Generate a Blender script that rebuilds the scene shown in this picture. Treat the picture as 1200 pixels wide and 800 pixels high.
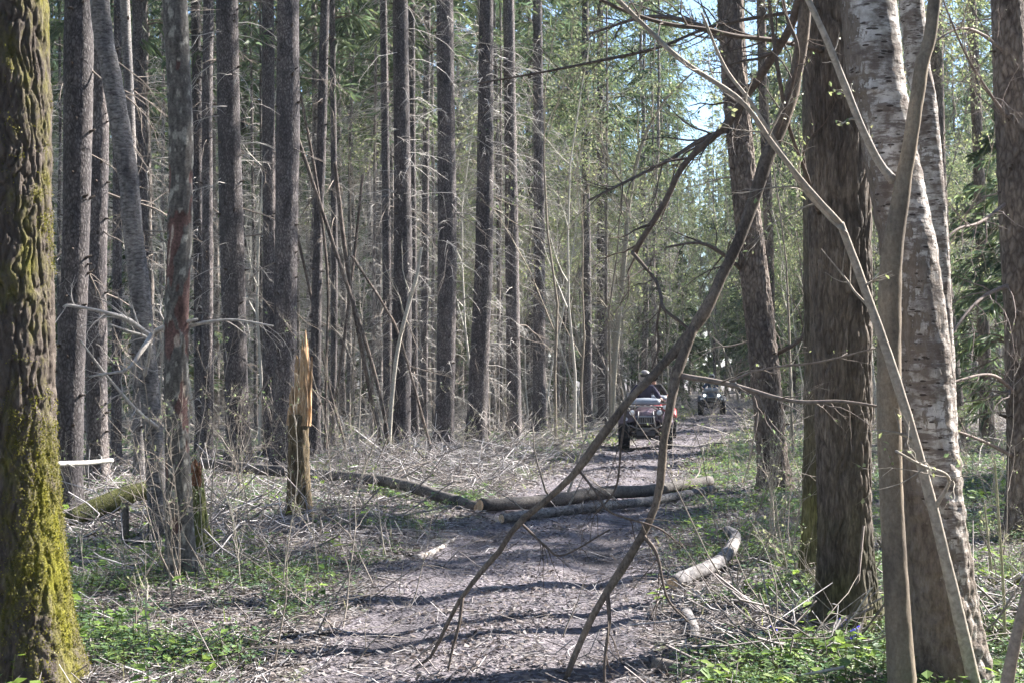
import bpy, bmesh, math, random
import numpy as np
from math import radians, sin, cos, pi
for o in list(bpy.data.objects): bpy.data.objects.remove(o)
SC = bpy.context.scene
COL = SC.collection
rnd = random.Random(7)
R = np.random.RandomState(7)

# ---------------------------------------------------------------- camera, world, sun, exposure
F = 1667.0                       # focal length in photograph pixels (1200 wide): 50 mm on 36 mm
CAM_H = 1.6
PITCH = math.atan(42.0/F)        # horizon at pixel row 442
cam = bpy.data.cameras.new('camera'); cam.lens = 50.0; cam.sensor_width = 36.0
cam.clip_start = 0.1; cam.clip_end = 3000
co = bpy.data.objects.new('camera', cam); COL.objects.link(co)
co.location = (0, 0, CAM_H); co.rotation_euler = (pi/2 + PITCH, 0, 0)
SC.camera = co

SUN_AZ = radians(60)             # clockwise from the view direction (+Y) towards +X
SUN_EL = radians(37)
w = bpy.data.worlds.new("World"); SC.world = w; w.use_nodes = True
nt = w.node_tree; bg = nt.nodes['Background']
sky = nt.nodes.new('ShaderNodeTexSky'); sky.sky_type = 'NISHITA'; sky.sun_disc = False
sky.sun_elevation = SUN_EL; sky.sun_rotation = SUN_AZ; sky.air_density = 1.0; sky.dust_density = .6; sky.ozone_density = 4.0
nt.links.new(sky.outputs[0], bg.inputs[0]); bg.inputs[1].default_value = 0.075
sd = bpy.data.lights.new('sun', 'SUN'); sd.energy = 5.0; sd.angle = radians(0.5); sd.color = (1.0, 0.94, 0.87)
so = bpy.data.objects.new('sun', sd); COL.objects.link(so)
so.rotation_euler = (pi/2 - SUN_EL, 0, -SUN_AZ + pi)
SC.view_settings.view_transform = 'Standard'; SC.view_settings.look = 'None'
SC.view_settings.exposure = 2.15; SC.view_settings.gamma = 1.0
SC.render.engine = 'CYCLES'
SC.cycles.use_denoising = True
SC.cycles.max_bounces = 6; SC.cycles.diffuse_bounces = 2; SC.cycles.glossy_bounces = 1
SC.cycles.transmission_bounces = 3; SC.cycles.transparent_max_bounces = 4
SC.cycles.sample_clamp_indirect = 4.0
try: SC.cycles.use_adaptive_sampling = True; SC.cycles.adaptive_threshold = 0.03
except Exception: pass

# ---------------------------------------------------------------- noise
_P = np.random.RandomState(3).permutation(512).astype(np.int64); _P = np.concatenate([_P, _P, _P])
_G = np.random.RandomState(4).randn(512, 3); _G /= np.linalg.norm(_G, axis=1)[:, None]
def noise3(p):
    p = np.asarray(p, float); s = p.shape[:-1]; p = p.reshape(-1, 3)
    i = np.floor(p).astype(np.int64); f = p - i; i &= 511
    u = f*f*f*(f*(f*6-15)+10)
    out = 0
    for dx in (0, 1):
        for dy in (0, 1):
            for dz in (0, 1):
                h = _P[_P[_P[(i[:, 0]+dx) & 511]+((i[:, 1]+dy) & 511)]+((i[:, 2]+dz) & 511)]
                g = (_G[h]*(f-np.array([dx, dy, dz]))).sum(1)
                out = out + g*(u[:, 0] if dx else 1-u[:, 0])*(u[:, 1] if dy else 1-u[:, 1])*(u[:, 2] if dz else 1-u[:, 2])
    return out.reshape(s)*1.6
def fbm(p, n=3):
    p = np.asarray(p, float); o = 0; a = 1
    for k in range(n): o = o + a*noise3(p*2**k+k*17.3); a *= .5
    return o
def n2(x, y, s=1.0, k=0.0, n=2):
    x, y = np.broadcast_arrays(np.asarray(x, float), np.asarray(y, float))
    return fbm(np.stack([x*s+k, y*s+k*.7, np.full(x.shape, k*1.3+.37)], -1), n)

# ---------------------------------------------------------------- the lie of the land
_TY = np.array([-30, 4, 7.5, 12.8, 17, 24.7, 31, 46, 70, 85, 100, 120, 200, 300.])
_TX = np.array([-1.2, -.45, -.25, .15, .8, 1.85, 3.1, 6.3, 10.4, 12.4, 13.2, 12, -4, -30.])
def trail_x(y): return np.interp(y, _TY, _TX)
def trail_hw(y): return 1.15 + .12*np.sin(np.asarray(y)*.7) + .07*np.sin(np.asarray(y)*2.3)
def gh(x, y):
    x = np.asarray(x, float); y = np.asarray(y, float)
    d = np.abs(x-trail_x(y)); k = np.clip((d-.8)/1.6, 0, 1); k = k*k*(3-2*k)
    h = k*.05 + k*.05*n2(x, y, .5, 3) + .012*n2(x, y, 2.2, 9)
    h = h + k*.025*n2(x, y, 5., 11)
    return h - .04*np.exp(-((d-.62)/.2)**2)
def ghf(x, y): return float(gh(np.array([x]), np.array([y]))[0])

def PX(px, py, d):
    """point at photograph pixel (px, py) at depth d (metres along +Y)"""
    a = (px-600.)/F; b = (400.-py)/F; c, s = cos(PITCH), sin(PITCH)
    v = np.array([a, c - b*s, s + b*c]); return np.array([0, 0, CAM_H]) + v*(d/v[1])
def dist_of(py): return F*CAM_H/(py-442.)
def GX(px, py, lift=0.):
    """ground point seen at pixel (px, py)"""
    p = PX(px, py, dist_of(py)); return np.array([p[0], p[1], ghf(p[0], p[1])+lift])

# ---------------------------------------------------------------- mesh builder
class MB:
    def __init__(s): s.v = []; s.q = []; s.t = []; s.c = []; s.n = 0; s.qm = []; s.tm = []
    def add(s, v, q=None, t=None, c=None, m=0):
        v = np.asarray(v, float).reshape(-1, 3)
        if q is not None and len(q): s.q.append(np.asarray(q)+s.n); s.qm.append(np.full(len(q), m))
        if t is not None and len(t): s.t.append(np.asarray(t)+s.n); s.tm.append(np.full(len(t), m))
        s.v.append(v)
        if c is None: c = (1, 1, 1)
        c = np.asarray(c, float)
        if c.ndim == 1: c = np.broadcast_to(c, (len(v), 3))
        s.c.append(c); s.n += len(v)
    def mesh(s, name, mats, smooth=True):
        me = bpy.data.meshes.new(name)
        v = np.concatenate(s.v) if s.v else np.zeros((0, 3))
        q = np.concatenate(s.q) if s.q else np.zeros((0, 4), int)
        t = np.concatenate(s.t) if s.t else np.zeros((0, 3), int)
        me.vertices.add(len(v)); me.vertices.foreach_set('co', v.ravel().astype(np.float32))
        nl = q.size + t.size; me.loops.add(nl)
        me.loops.foreach_set('vertex_index', np.concatenate([q.ravel(), t.ravel()]).astype(np.int32))
        npoly = len(q)+len(t); me.polygons.add(npoly)
        ls = np.concatenate([np.arange(len(q))*4, len(q)*4+np.arange(len(t))*3])
        me.polygons.foreach_set('loop_start', ls.astype(np.int32))
        me.polygons.foreach_set('use_smooth', np.full(npoly, smooth))
        mi = np.concatenate(([np.concatenate(s.qm)] if s.qm else [])+([np.concatenate(s.tm)] if s.tm else []))
        me.polygons.foreach_set('material_index', mi.astype(np.int32))
        if not isinstance(mats, (list, tuple)): mats = [mats]
        for m in mats: me.materials.append(m)
        a = me.color_attributes.new('col', 'FLOAT_COLOR', 'POINT')
        c = np.concatenate(s.c); c4 = np.concatenate([c, np.ones((len(c), 1))], 1)
        a.data.foreach_set('color', c4.ravel().astype(np.float32))
        me.update(calc_edges=True)
        return me
    def obj(s, name, mats, parent=None, smooth=True, **kw):
        return link(name, s.mesh(name, mats, smooth), parent, **kw)

def link(name, data, parent=None, loc=None, rot=None, scale=None, **kw):
    o = bpy.data.objects.new(name, data); COL.objects.link(o)
    if parent is not None: o.parent = parent
    if loc is not None: o.location = tuple(float(x) for x in loc)
    if rot is not None: o.rotation_euler = rot
    if scale is not None: o.scale = scale
    for k, v in kw.items():
        if v is not None: o[k] = v
    return o
def thing(name, label, cat, loc=(0, 0, 0), rotz=0, group=None):
    return link(name, None, None, loc, (0, 0, rotz), label=label, category=cat, group=group)

def tubes(P, Rr, sides=3, phase=0.0, cap=False):
    """batch of tubes: P (B,N,3), R (B,N) -> verts, quads, tris"""
    P = np.asarray(P, float); Rr = np.asarray(Rr, float)
    if P.ndim == 2: P = P[None]; Rr = Rr[None]
    B, N, _ = P.shape
    T = np.gradient(P, axis=1); T /= np.linalg.norm(T, axis=2)[..., None]+1e-9
    m = P[:, -1]-P[:, 0]; m /= np.linalg.norm(m, axis=1)[:, None]+1e-9
    ref = np.where(np.abs(m[:, 2:3]) > .7, np.array([[1., 0, 0]]), np.array([[0, 0, 1.]]))[:, None, :]
    U = np.cross(T, ref); U /= np.linalg.norm(U, axis=2)[..., None]+1e-9
    V = np.cross(T, U)
    a = phase+np.arange(sides)*2*pi/sides
    ring = P[:, :, None]+Rr[:, :, None, None]*(U[:, :, None]*np.cos(a)[:, None]+V[:, :, None]*np.sin(a)[:, None])
    v = ring.reshape(-1, 3)
    b = np.arange(B)[:, None, None]*N*sides; i = np.arange(N-1)[None, :, None]*sides; j = np.arange(sides)[None, None, :]
    j2 = (j+1) % sides
    q = np.stack(np.broadcast_arrays(b+i+j, b+i+j2, b+i+sides+j2, b+i+sides+j), -1).reshape(-1, 4)[:, ::-1]
    t = None
    if cap:
        n0 = len(v); v = np.concatenate([v, P[:, 0], P[:, -1]]); ts = []
        for k in range(B):
            for jj in range(sides):
                j3 = (jj+1) % sides; o0 = k*N*sides; o1 = o0+(N-1)*sides
                ts.append((n0+k, o0+j3, o0+jj)); ts.append((n0+B+k, o1+jj, o1+j3))
        t = np.array(ts)[:, ::-1]
    return v, q, t

def spline(pts, n):
    """Catmull-Rom through pts (K,D), n samples"""
    p = np.asarray(pts, float)
    if len(p) == 2: return p[0]+(p[1]-p[0])*np.linspace(0, 1, n)[:, None]
    L = np.concatenate([[0], np.cumsum(np.linalg.norm(np.diff(p[:, :3], axis=0), axis=1)+1e-6)])
    e = np.concatenate([[2*p[0]-p[1]], p, [2*p[-1]-p[-2]]])
    s = np.linspace(0, L[-1], n); k = np.clip(np.searchsorted(L, s, 'right')-1, 0, len(p)-2)
    t = ((s-L[k])/(L[k+1]-L[k]))[:, None]
    a, b, c, d = e[k], e[k+1], e[k+2], e[k+3]
    return .5*((2*b)+(-a+c)*t+(2*a-5*b+4*c-d)*t*t+(-a+3*b-3*c+d)*t**3)

# ---------------------------------------------------------------- materials
def M_new(name):
    m = bpy.data.materials.new(name); m.use_nodes = True
    nt = m.node_tree; b = nt.nodes['Principled BSDF']; b.inputs['Roughness'].default_value = .85
    b.inputs['Specular IOR Level'].default_value = .25
    return m, nt, b
class N:
    def __init__(s, nt): s.nt = nt
    def __call__(s, typ, ins=None, **kw):
        n = s.nt.nodes.new('ShaderNode'+typ)
        for k, v in kw.items(): setattr(n, k, v)
        for k, v in (ins or {}).items():
            if isinstance(v, bpy.types.NodeSocket): s.nt.links.new(v, n.inputs[k])
            elif isinstance(v, bpy.types.Node): s.nt.links.new(v.outputs[0], n.inputs[k])
            else: n.inputs[k].default_value = v
        return n
    def ramp(s, fac, stops):
        r = s.nt.nodes.new('ShaderNodeValToRGB'); el = r.color_ramp.elements
        while len(el) < len(stops): el.new(.5)
        for e, (p, c) in zip(el, stops):
            e.position = p; e.color = tuple(c)+(1,) if len(c) == 3 else c
        s.nt.links.new(fac, r.inputs[0]); return r.outputs[0]
    def mix(s, f, a, b, blend='MIX'):
        m = s.nt.nodes.new('ShaderNodeMix'); m.data_type = 'RGBA'; m.blend_type = blend
        for i, v in ((0, f), (6, a), (7, b)):
            if isinstance(v, bpy.types.NodeSocket): s.nt.links.new(v, m.inputs[i])
            elif isinstance(v, tuple) and len(v) == 3: m.inputs[i].default_value = v+(1,)
            else: m.inputs[i].default_value = v
        return m.outputs[2]
    def noise(s, vec, scale, detail=4, rough=.6, out=0):
        n = s('TexNoise', {'Vector': vec, 'Scale': scale, 'Detail': detail, 'Roughness': rough}); return n.outputs[out]
    def coords(s, sc=(1, 1, 1)):
        tc = s.nt.nodes.new('ShaderNodeTexCoord'); oi = s.nt.nodes.new('ShaderNodeObjectInfo')
        ml = s('Math', {0: oi.outputs['Random'], 1: 37.0}, operation='MULTIPLY')
        ad = s('VectorMath', {0: tc.outputs['Object'], 1: ml.outputs[0]}, operation='ADD')
        mp = s('Mapping', {0: ad.outputs[0]}); mp.inputs['Scale'].default_value = sc
        return mp.outputs[0]
    def bump(s, h, bsdf, strength=.6, dist=.02):
        b = s('Bump', {'Height': h, 'Strength': strength, 'Distance': dist}); s.nt.links.new(b.outputs[0], bsdf.inputs['Normal'])

def mat_bark(name, dark, mid, light, scale=14, stretch=.35, bump=.02, lichen=None, lich_amt=.6, var=.25, knots=False, attr=False, vw=1.4):
    m, nt, b = M_new(name); n = N(nt)
    v = n.coords((1, 1, stretch)); vo = n.coords((1, 1, .55))
    wv = n('VectorMath', {0: v, 1: n('VectorMath', {0: n('TexNoise', {'Vector': v, 'Scale': scale*.35, 'Detail': 3}).outputs['Color'], 1: (.12, .12, .12)}, operation='MULTIPLY').outputs[0]}, operation='ADD').outputs[0]
    vr = n('TexVoronoi', {'Vector': wv, 'Scale': scale}, feature='DISTANCE_TO_EDGE').outputs[0]
    if vw != 1.4: vr = n('Math', {0: vr, 1: vw/1.4}, operation='MULTIPLY').outputs[0]
    nz = n.noise(v, scale*1.7, 5, .7)
    big = n.noise(vo, 1.7, 3)
    h = n('Math', {0: n('Math', {0: vr, 1: 1.4}, operation='MULTIPLY').outputs[0], 1: nz}, operation='ADD').outputs[0]
    c = n.ramp(h, [(.35, dark), (.62, mid), (.95, light)])
    c = n.mix(.8, c, n.ramp(big, [(.3, (.45, .45, .48)), (.5, (.85, .84, .82)), (.7, (1.25, 1.2, 1.12))]), 'MULTIPLY')
    c = n.mix(.9, c, n.ramp(n.noise(n.coords((1, 1, .4)), 7, 4, .7), [(.38, (.62, .62, .64)), (.5, (1, 1, 1)), (.63, (1.3, 1.27, 1.22))]), 'MULTIPLY')
    if lichen:
        l = n.noise(vo, 9, 6, .75); l2 = n.noise(vo, 1.2, 2)
        ls = n('Math', {0: l, 1: l2}, operation='ADD').outputs[0]
        f = n.ramp(ls, [(1.25-lich_amt*.4, (0, 0, 0)), (1.32-lich_amt*.4, (.85, .85, .85))])
        c = n.mix(f, c, lichen)
    if knots:
        kv = n('TexVoronoi', {'Vector': n.coords((1, 1, .8)), 'Scale': 5.5}, feature='F1').outputs[0]
        c = n.mix(n.ramp(kv, [(.09, (.85, .85, .85)), (.13, (0, 0, 0))]), c, (.03, .025, .02))
    oi = nt.nodes.new('ShaderNodeObjectInfo')
    c = n.mix(1., c, n.ramp(oi.outputs['Random'], [(0., (1-var, 1-var, 1-var)), (1., (1+var, 1+var*.9, 1+var*.8))]), 'MULTIPLY')
    if attr:
        at = n('Attribute', attribute_name='col'); c = n.mix(1., c, at.outputs['Color'], 'MULTIPLY')
    nt.links.new(c, b.inputs['Base Color']); n.bump(h, b, .8, bump)
    return m

def mat_attr(name, rough=.9, transl=0., nscale=60, amt=.35, spec=.2):
    """colour carried by the mesh's own 'col' attribute, with fine grain"""
    m, nt, b = M_new(name); n = N(nt); b.inputs['Roughness'].default_value = rough; b.inputs['Specular IOR Level'].default_value = spec
    at = n('Attribute', attribute_name='col')
    tc = nt.nodes.new('ShaderNodeTexCoord')
    nz = n.noise(tc.outputs['Object'], nscale, 2)
    c = n.mix(1., at.outputs['Color'], n.ramp(nz, [(.3, (1-amt,)*3), (.7, (1+amt,)*3)]), 'MULTIPLY')
    nt.links.new(c, b.inputs['Base Color'])
    if transl > 0:
        tr = n('BsdfTranslucent', {'Color': c}); mx = n('MixShader', {0: transl, 1: b.outputs[0], 2: tr.outputs[0]})
        nt.links.new(mx.outputs[0], nt.nodes['Material Output'].inputs[0])
    return m
def mat_plain(name, col, rough=.5, metal=0., spec=.5, nscale=12, amt=.15):
    m, nt, b = M_new(name); n = N(nt); b.inputs['Roughness'].default_value = rough
    b.inputs['Metallic'].default_value = metal; b.inputs['Specular IOR Level'].default_value = spec
    tc = nt.nodes.new('ShaderNodeTexCoord'); nz = n.noise(tc.outputs['Object'], nscale, 4)
    c = n.mix(1., tuple(col), n.ramp(nz, [(.3, (1-amt,)*3), (.7, (1+amt,)*3)]), 'MULTIPLY')
    nt.links.new(c, b.inputs['Base Color']); return m

MT = {}
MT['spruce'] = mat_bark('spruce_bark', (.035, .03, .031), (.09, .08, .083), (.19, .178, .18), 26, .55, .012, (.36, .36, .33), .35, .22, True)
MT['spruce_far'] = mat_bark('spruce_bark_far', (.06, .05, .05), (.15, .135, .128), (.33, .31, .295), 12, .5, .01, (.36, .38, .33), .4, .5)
MT['oak'] = mat_bark('furrowed_bark', (.07, .06, .053), (.17, .15, .135), (.32, .29, .265), 40, .16, .006, (.30, .31, .25), .25, .05, attr=True, vw=.5)
MT['alder'] = mat_bark('lichen_bark', (.06, .055, .055), (.24, .23, .23), (.46, .45, .45), 13, 2.2, .014, (.44, .45, .44), .55, .1, vw=.3)
MT['dark'] = mat_bark('dark_bark', (.07, .055, .045), (.14, .115, .10), (.23, .195, .17), 20, .4, .02, (.30, .34, .32), .3, .15)
MT['stem'] = mat_bark('smooth_stem_bark', (.20, .165, .13), (.30, .255, .20), (.36, .32, .27), 40, .7, .002, (.36, .37, .31), .42, .1, vw=.1)
MT['limb'] = mat_bark('limb_bark', (.09, .075, .065), (.22, .185, .155), (.38, .33, .28), 40, .5, .004, (.24, .24, .19), .3, .1, vw=.1)
MT['log'] = mat_bark('log_bark', (.07, .062, .058), (.16, .15, .143), (.28, .27, .265), 24, 1.0, .006, (.40, .41, .39), .45, .15, vw=.2)
MT['attr'] = mat_attr('grained_wood')
MT['twig'] = mat_attr('twig_bark', .85, 0, 40, .3)
MT['needle'] = mat_attr('spruce_needles', .6, .45, 3, .35, .3)
MT['leaf'] = mat_attr('green_leaves', .5, .45, 8, .25, .35)
MT['litter'] = mat_attr('dead_leaves', .8, .12, 90, .3, .2)

def mat_birch():
    m, nt, b = M_new('birch_bark'); n = N(nt)
    v = n.coords((1, 1, 3.5)); v2 = n.coords((1, 1, 1)); at = n('Attribute', attribute_name='col')
    a = n.noise(v, 9, 6, .7); p = n.noise(v2, 7, 5, .65); f = n.noise(n.coords((1, 1, .35)), 30, 4, .7)
    base = n.ramp(p, [(.38, (.20, .17, .15)), (.47, (.38, .35, .32)), (.60, (.66, .63, .60))])
    c = n.mix(n.ramp(a, [(.47, (0, 0, 0)), (.56, (.8, .8, .8))]), base, (.13, .10, .085))
    sep = n('SeparateColor', {0: at.outputs['Color']})
    lv = n('TexVoronoi', {'Vector': n.coords((1, 1, 3.2)), 'Scale': 13.0, 'Randomness': 1.0}, feature='F1').outputs[0]
    c = n.mix(n.ramp(lv, [(.20, (.95, .95, .95)), (.25, (0, 0, 0))]), c, (.05, .038, .032))
    s2 = n('Math', {0: n('Math', {0: p, 1: sep.outputs[0]}, operation='ADD').outputs[0], 1: f}, operation='ADD').outputs[0]
    dk = n.ramp(f, [(.3, (.07, .055, .045)), (.6, (.21, .175, .145)), (.8, (.32, .28, .25))])
    c = n.mix(n.ramp(s2, [(.50, (0, 0, 0)), (.53, (1, 1, 1))]) if False else n.ramp(n('Math', {0: s2, 1: 2.5}, operation='DIVIDE').outputs[0], [(.56, (0, 0, 0)), (.60, (1, 1, 1))]), c, dk)
    nt.links.new(c, b.inputs['Base Color'])
    h = n('Math', {0: a, 1: s2}, operation='ADD').outputs[0]; n.bump(h, b, .7, .012); return m
MT['birch'] = mat_birch()

def mat_moss_trunk():
    m, nt, b = M_new('mossy_furrowed_bark'); n = N(nt); b.inputs['Roughness'].default_value = .95
    v = n.coords((1, 1, .3)); at = n('Attribute', attribute_name='col'); sep = n('SeparateColor', {0: at.outputs['Color']})
    f = n.noise(v, 35, 5, .7); g = n.noise(n.coords(), 90, 4, .8); p = n.noise(n.coords((1, 1, .5)), 8, 5, .75)
    bark = n.ramp(f, [(.3, (.05, .04, .035)), (.55, (.12, .10, .085)), (.8, (.20, .175, .15))])
    moss = n.ramp(g, [(.25, (.07, .075, .008)), (.5, (.17, .165, .02)), (.8, (.30, .27, .05))])
    s = n('Math', {0: n('Math', {0: p, 1: .9}, operation='MULTIPLY').outputs[0], 1: sep.outputs[0]}, operation='ADD').outputs[0]
    c = n.mix(n.ramp(s, [(.62, (0, 0, 0)), (.92, (1, 1, 1))]), bark, moss)
    nt.links.new(c, b.inputs['Base Color'])
    h = n('Math', {0: f, 1: g}, operation='ADD').outputs[0]; n.bump(h, b, .9, .012); return m
MT['mosstrunk'] = mat_moss_trunk()

def mat_ground(name, cols, moss=None, sc=1.0, attr=False):
    m, nt, b = M_new(name); n = N(nt); b.inputs['Roughness'].default_value = .95
    tc = nt.nodes.new('ShaderNodeTexCoord'); v = tc.outputs['Object']
    a = n.noise(v, .9*sc, 5, .65); f = n.noise(v, 18*sc, 6, .75)
    vo = n('TexVoronoi', {'Vector': v, 'Scale': 26*sc, 'Randomness': 1.0}, feature='F1')
    c = n.ramp(f, [(.25, cols[0]), (.5, cols[1]), (.75, cols[2])])
    c = n.mix(.5, c, n.ramp(n('SeparateColor', {0: vo.outputs['Color']}).outputs[0], [(0., cols[0]), (.6, cols[1]), (1., cols[2])]))
    c = n.mix(1., c, n.ramp(a, [(.3, (.75, .75, .8)), (.7, (1.25, 1.2, 1.15))]), 'MULTIPLY')
    if moss:
        g = n.noise(v, 2.3*sc, 5, .7)
        c = n.mix(n.ramp(g, [(.52, (0, 0, 0)), (.62, (.8, .8, .8))]), c, moss)
    if attr: c = n.mix(1., c, n('Attribute', attribute_name='col').outputs['Color'], 'MULTIPLY')
    nt.links.new(c, b.inputs['Base Color'])
    h = n('Math', {0: f, 1: vo.outputs[0]}, operation='ADD').outputs[0]; n.bump(h, b, .8, .03); return m
MT['ground'] = mat_ground('forest_floor', [(.07, .06, .057), (.165, .15, .15), (.31, .29, .295)], (.10, .13, .05))
MT['soil'] = mat_ground('trail_soil', [(.075, .07, .076), (.165, .155, .172), (.29, .275, .295)], None, 1.3, True)

# ---------------------------------------------------------------- ground and trail
def grid(xs, ys, zf):
    X, Y = np.meshgrid(xs, ys); Z = zf(X, Y); v = np.stack([X, Y, Z], -1).reshape(-1, 3)
    nx, ny = len(xs), len(ys); i = np.arange(ny-1)[:, None]*nx+np.arange(nx-1)
    i = i.ravel(); q = np.stack([i, i+1, i+nx+1, i+nx], 1); return v, q
xs = np.concatenate([np.linspace(-900, -40, 18)[:-1], np.linspace(-40, -7, 60)[:-1], np.linspace(-7, 12, 210)[:-1], np.linspace(12, 60, 70)[:-1], np.linspace(60, 900, 18)])
ys = np.concatenate([np.linspace(-900, -30, 16)[:-1], np.linspace(-30, 6, 40)[:-1], np.linspace(6, 40, 300)[:-1], np.linspace(40, 200, 160)[:-1], np.linspace(200, 1800, 20)])
v, q = grid(xs, ys, gh); b = MB(); b.add(v, q); b.obj('ground', MT['ground'], kind='structure', label='leaf strewn forest floor under the spruces')
ty = np.concatenate([np.linspace(-30, 5, 60)[:-1], np.linspace(5, 40, 360)[:-1], np.linspace(40, 300, 300)])
u = np.linspace(-1, 1, 25); Y = np.repeat(ty[:, None], 25, 1)
edge = 1+.14*n2(np.sign(u)[None, :]*3+0*Y, Y, 1.3, 5) + .08*n2(np.sign(u)[None, :]*9+0*Y, Y, 5, 6)
X = trail_x(Y)+u[None, :]*trail_hw(Y)*edge
Z = gh(X, Y)+.016-.05*np.clip((np.abs(u)[None, :]-.8)/.2, 0, 1)+.006*n2(X, Y, 9, 2)
v = np.stack([X, Y, Z], -1).reshape(-1, 3); i = (np.arange(len(ty)-1)[:, None]*25+np.arange(24)).ravel()
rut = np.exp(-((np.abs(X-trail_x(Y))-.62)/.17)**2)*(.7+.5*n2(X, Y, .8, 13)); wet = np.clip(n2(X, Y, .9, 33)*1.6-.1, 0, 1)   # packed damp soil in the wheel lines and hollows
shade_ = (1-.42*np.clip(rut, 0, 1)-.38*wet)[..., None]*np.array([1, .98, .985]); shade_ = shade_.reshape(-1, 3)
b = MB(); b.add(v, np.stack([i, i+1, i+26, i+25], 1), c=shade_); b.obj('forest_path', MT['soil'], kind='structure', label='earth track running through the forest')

# ---------------------------------------------------------------- tree prototypes (meshes)
def crown_mesh(name, z0, z1, Lmax, nb, nspray, seed, sw=.07, sl=.5, young=False):
    r = np.random.RandomState(seed); b = MB()
    t = np.sort(r.rand(nb)**.85); z = z0+(z1-z0)*t; az = r.rand(nb)*2*pi
    prof = np.clip(np.minimum((t+.12)*3.5, 1)*(1-t)**.75, .06, 1) if not young else (1-t*.95)**.9
    L = Lmax*prof*r.uniform(.65, 1.15, nb)
    s = np.linspace(0, 1, 6)
    droop = r.uniform(.15, .5, nb)*L
    lift = r.uniform(-.1, .3, nb)*L
    D = np.stack([np.cos(az), np.sin(az), 0*az], 1)
    P = D[:, None]*(L[:, None]*s)[..., None]
    P[..., 2] += z[:, None]+lift[:, None]*np.sin(s*pi*.9)-droop[:, None]*s**1.6
    side = np.stack([-np.sin(az), np.cos(az), 0*az], 1)
    P += side[:, None]*((r.uniform(-.15, .15, nb)*L)[:, None]*s**2)[..., None]
    rad = (.008+.012*L/Lmax)[:, None]*(1-s*.8)
    vv, qq, _ = tubes(P, rad, 3); b.add(vv, qq, c=(.13, .10, .08), m=0)
    # sprays
    nb2 = nb*nspray; bi = np.repeat(np.arange(nb), nspray); sp = r.uniform(.18, 1, nb2)
    k = np.clip((sp*5).astype(int), 0, 4); f = (sp*5-k)[:, None]
    p0 = P[bi, k]*(1-f)+P[bi, k+1]*f
    sg = np.where(r.rand(nb2) < .5, -1, 1)[:, None]
    d = D[bi]*r.uniform(.3, 1.1, nb2)[:, None]+side[bi]*sg*r.uniform(.2, 1.1, nb2)[:, None]
    d[:, 2] += r.uniform(-1.0, .15, nb2)
    d /= np.linalg.norm(d, axis=1)[:, None]
    ln = sl*r.uniform(.5, 1.25, nb2)*(1.15-sp*.4)*np.clip(L[bi]/Lmax+.35, .4, 1.1)
    wd = np.cross(d, r.randn(nb2, 3)); wd /= np.linalg.norm(wd, axis=1)[:, None]; wd *= (sw*r.uniform(.6, 1.2, nb2))[:, None]*.5
    sag = np.zeros((nb2, 3)); sag[:, 2] = -ln*.12
    a = p0; m1 = p0+d*(ln*.45)[:, None]+wd; m2 = p0+d*(ln*.55)[:, None]-wd; e = p0+d*ln[:, None]+sag
    vs = np.stack([a, m1, e, m2], 1).reshape(-1, 3)
    qs = np.arange(nb2*4).reshape(-1, 4)
    g = r.uniform(.6, 1.35, nb2)*(1+.25*np.sin(az[bi]*3+z[bi])); warm = r.rand(nb2)
    c = np.stack([(.085+.06*warm)*g, (.135+.045*warm)*g, (.085-.01*warm)*g], 1)
    b.add(vs, qs, c=np.repeat(c, 4, 0), m=1)
    return b.mesh(name, [MT['twig'], MT['needle']], False)

def dead_twig_mesh(name, z0, z1, nb, seed, Lr=(.35, 1.7), r0=.011, sub=4, pale=.5):
    r = np.random.RandomState(seed); b = MB(); n = 6; s = np.linspace(0, 1, n)
    z = r.uniform(z0, z1, nb); az = r.rand(nb)*2*pi; L = r.uniform(*Lr, nb)*np.clip(.45+.6*(z-z0)/(z1-z0), 0, 1)
    D = np.stack([np.cos(az), np.sin(az), 0*az], 1); side = np.stack([-np.sin(az), np.cos(az), 0*az], 1)
    P = D[:, None]*(L[:, None]*s)[..., None]+side[:, None]*((r.uniform(-.3, .3, nb)*L)[:, None]*s**2)[..., None]
    P[..., 2] += z[:, None]+(r.uniform(-.05, .25, nb)*L)[:, None]*s-(r.uniform(.1, .75, nb)*L)[:, None]*s**2.2
    P += r.randn(nb, n, 3)*.012*L[:, None, None]
    rad = (r0*r.uniform(.6, 1.2, nb))[:, None]*(1-s*.75)
    base = np.stack([r.uniform(.18, .44, nb)]*3, 1)*np.array([1.03, .97, .90])*(1+pale*.5)
    vv, qq, _ = tubes(P, rad, 3); b.add(vv, qq, c=np.repeat(base, n*3, 0))
    ns = nb*sub; bi = np.repeat(np.arange(nb), sub); sp = r.uniform(.25, .95, ns); k = np.clip((sp*5).astype(int), 0, 4); f = (sp*5-k)[:, None]
    p0 = P[bi, k]*(1-f)+P[bi, k+1]*f
    d = D[bi]*r.uniform(.2, 1, ns)[:, None]+side[bi]*(np.where(r.rand(ns) < .5, -1, 1)*r.uniform(.3, 1, ns))[:, None]
    d[:, 2] += r.uniform(-.9, .5, ns); d /= np.linalg.norm(d, axis=1)[:, None]
    l = L[bi]*r.uniform(.12, .45, ns); t = np.linspace(0, 1, 4)
    Q = p0[:, None]+d[:, None]*(l[:, None]*t)[..., None]; Q[..., 2] -= (l*.35)[:, None]*t**2
    vv, qq, _ = tubes(Q, (r0*.42)*(1-t*.7)*np.ones((ns, 1)), 3); b.add(vv, qq, c=np.repeat(base[bi], 12, 0)*1.1)
    return b.mesh(name, MT['twig'])

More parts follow.
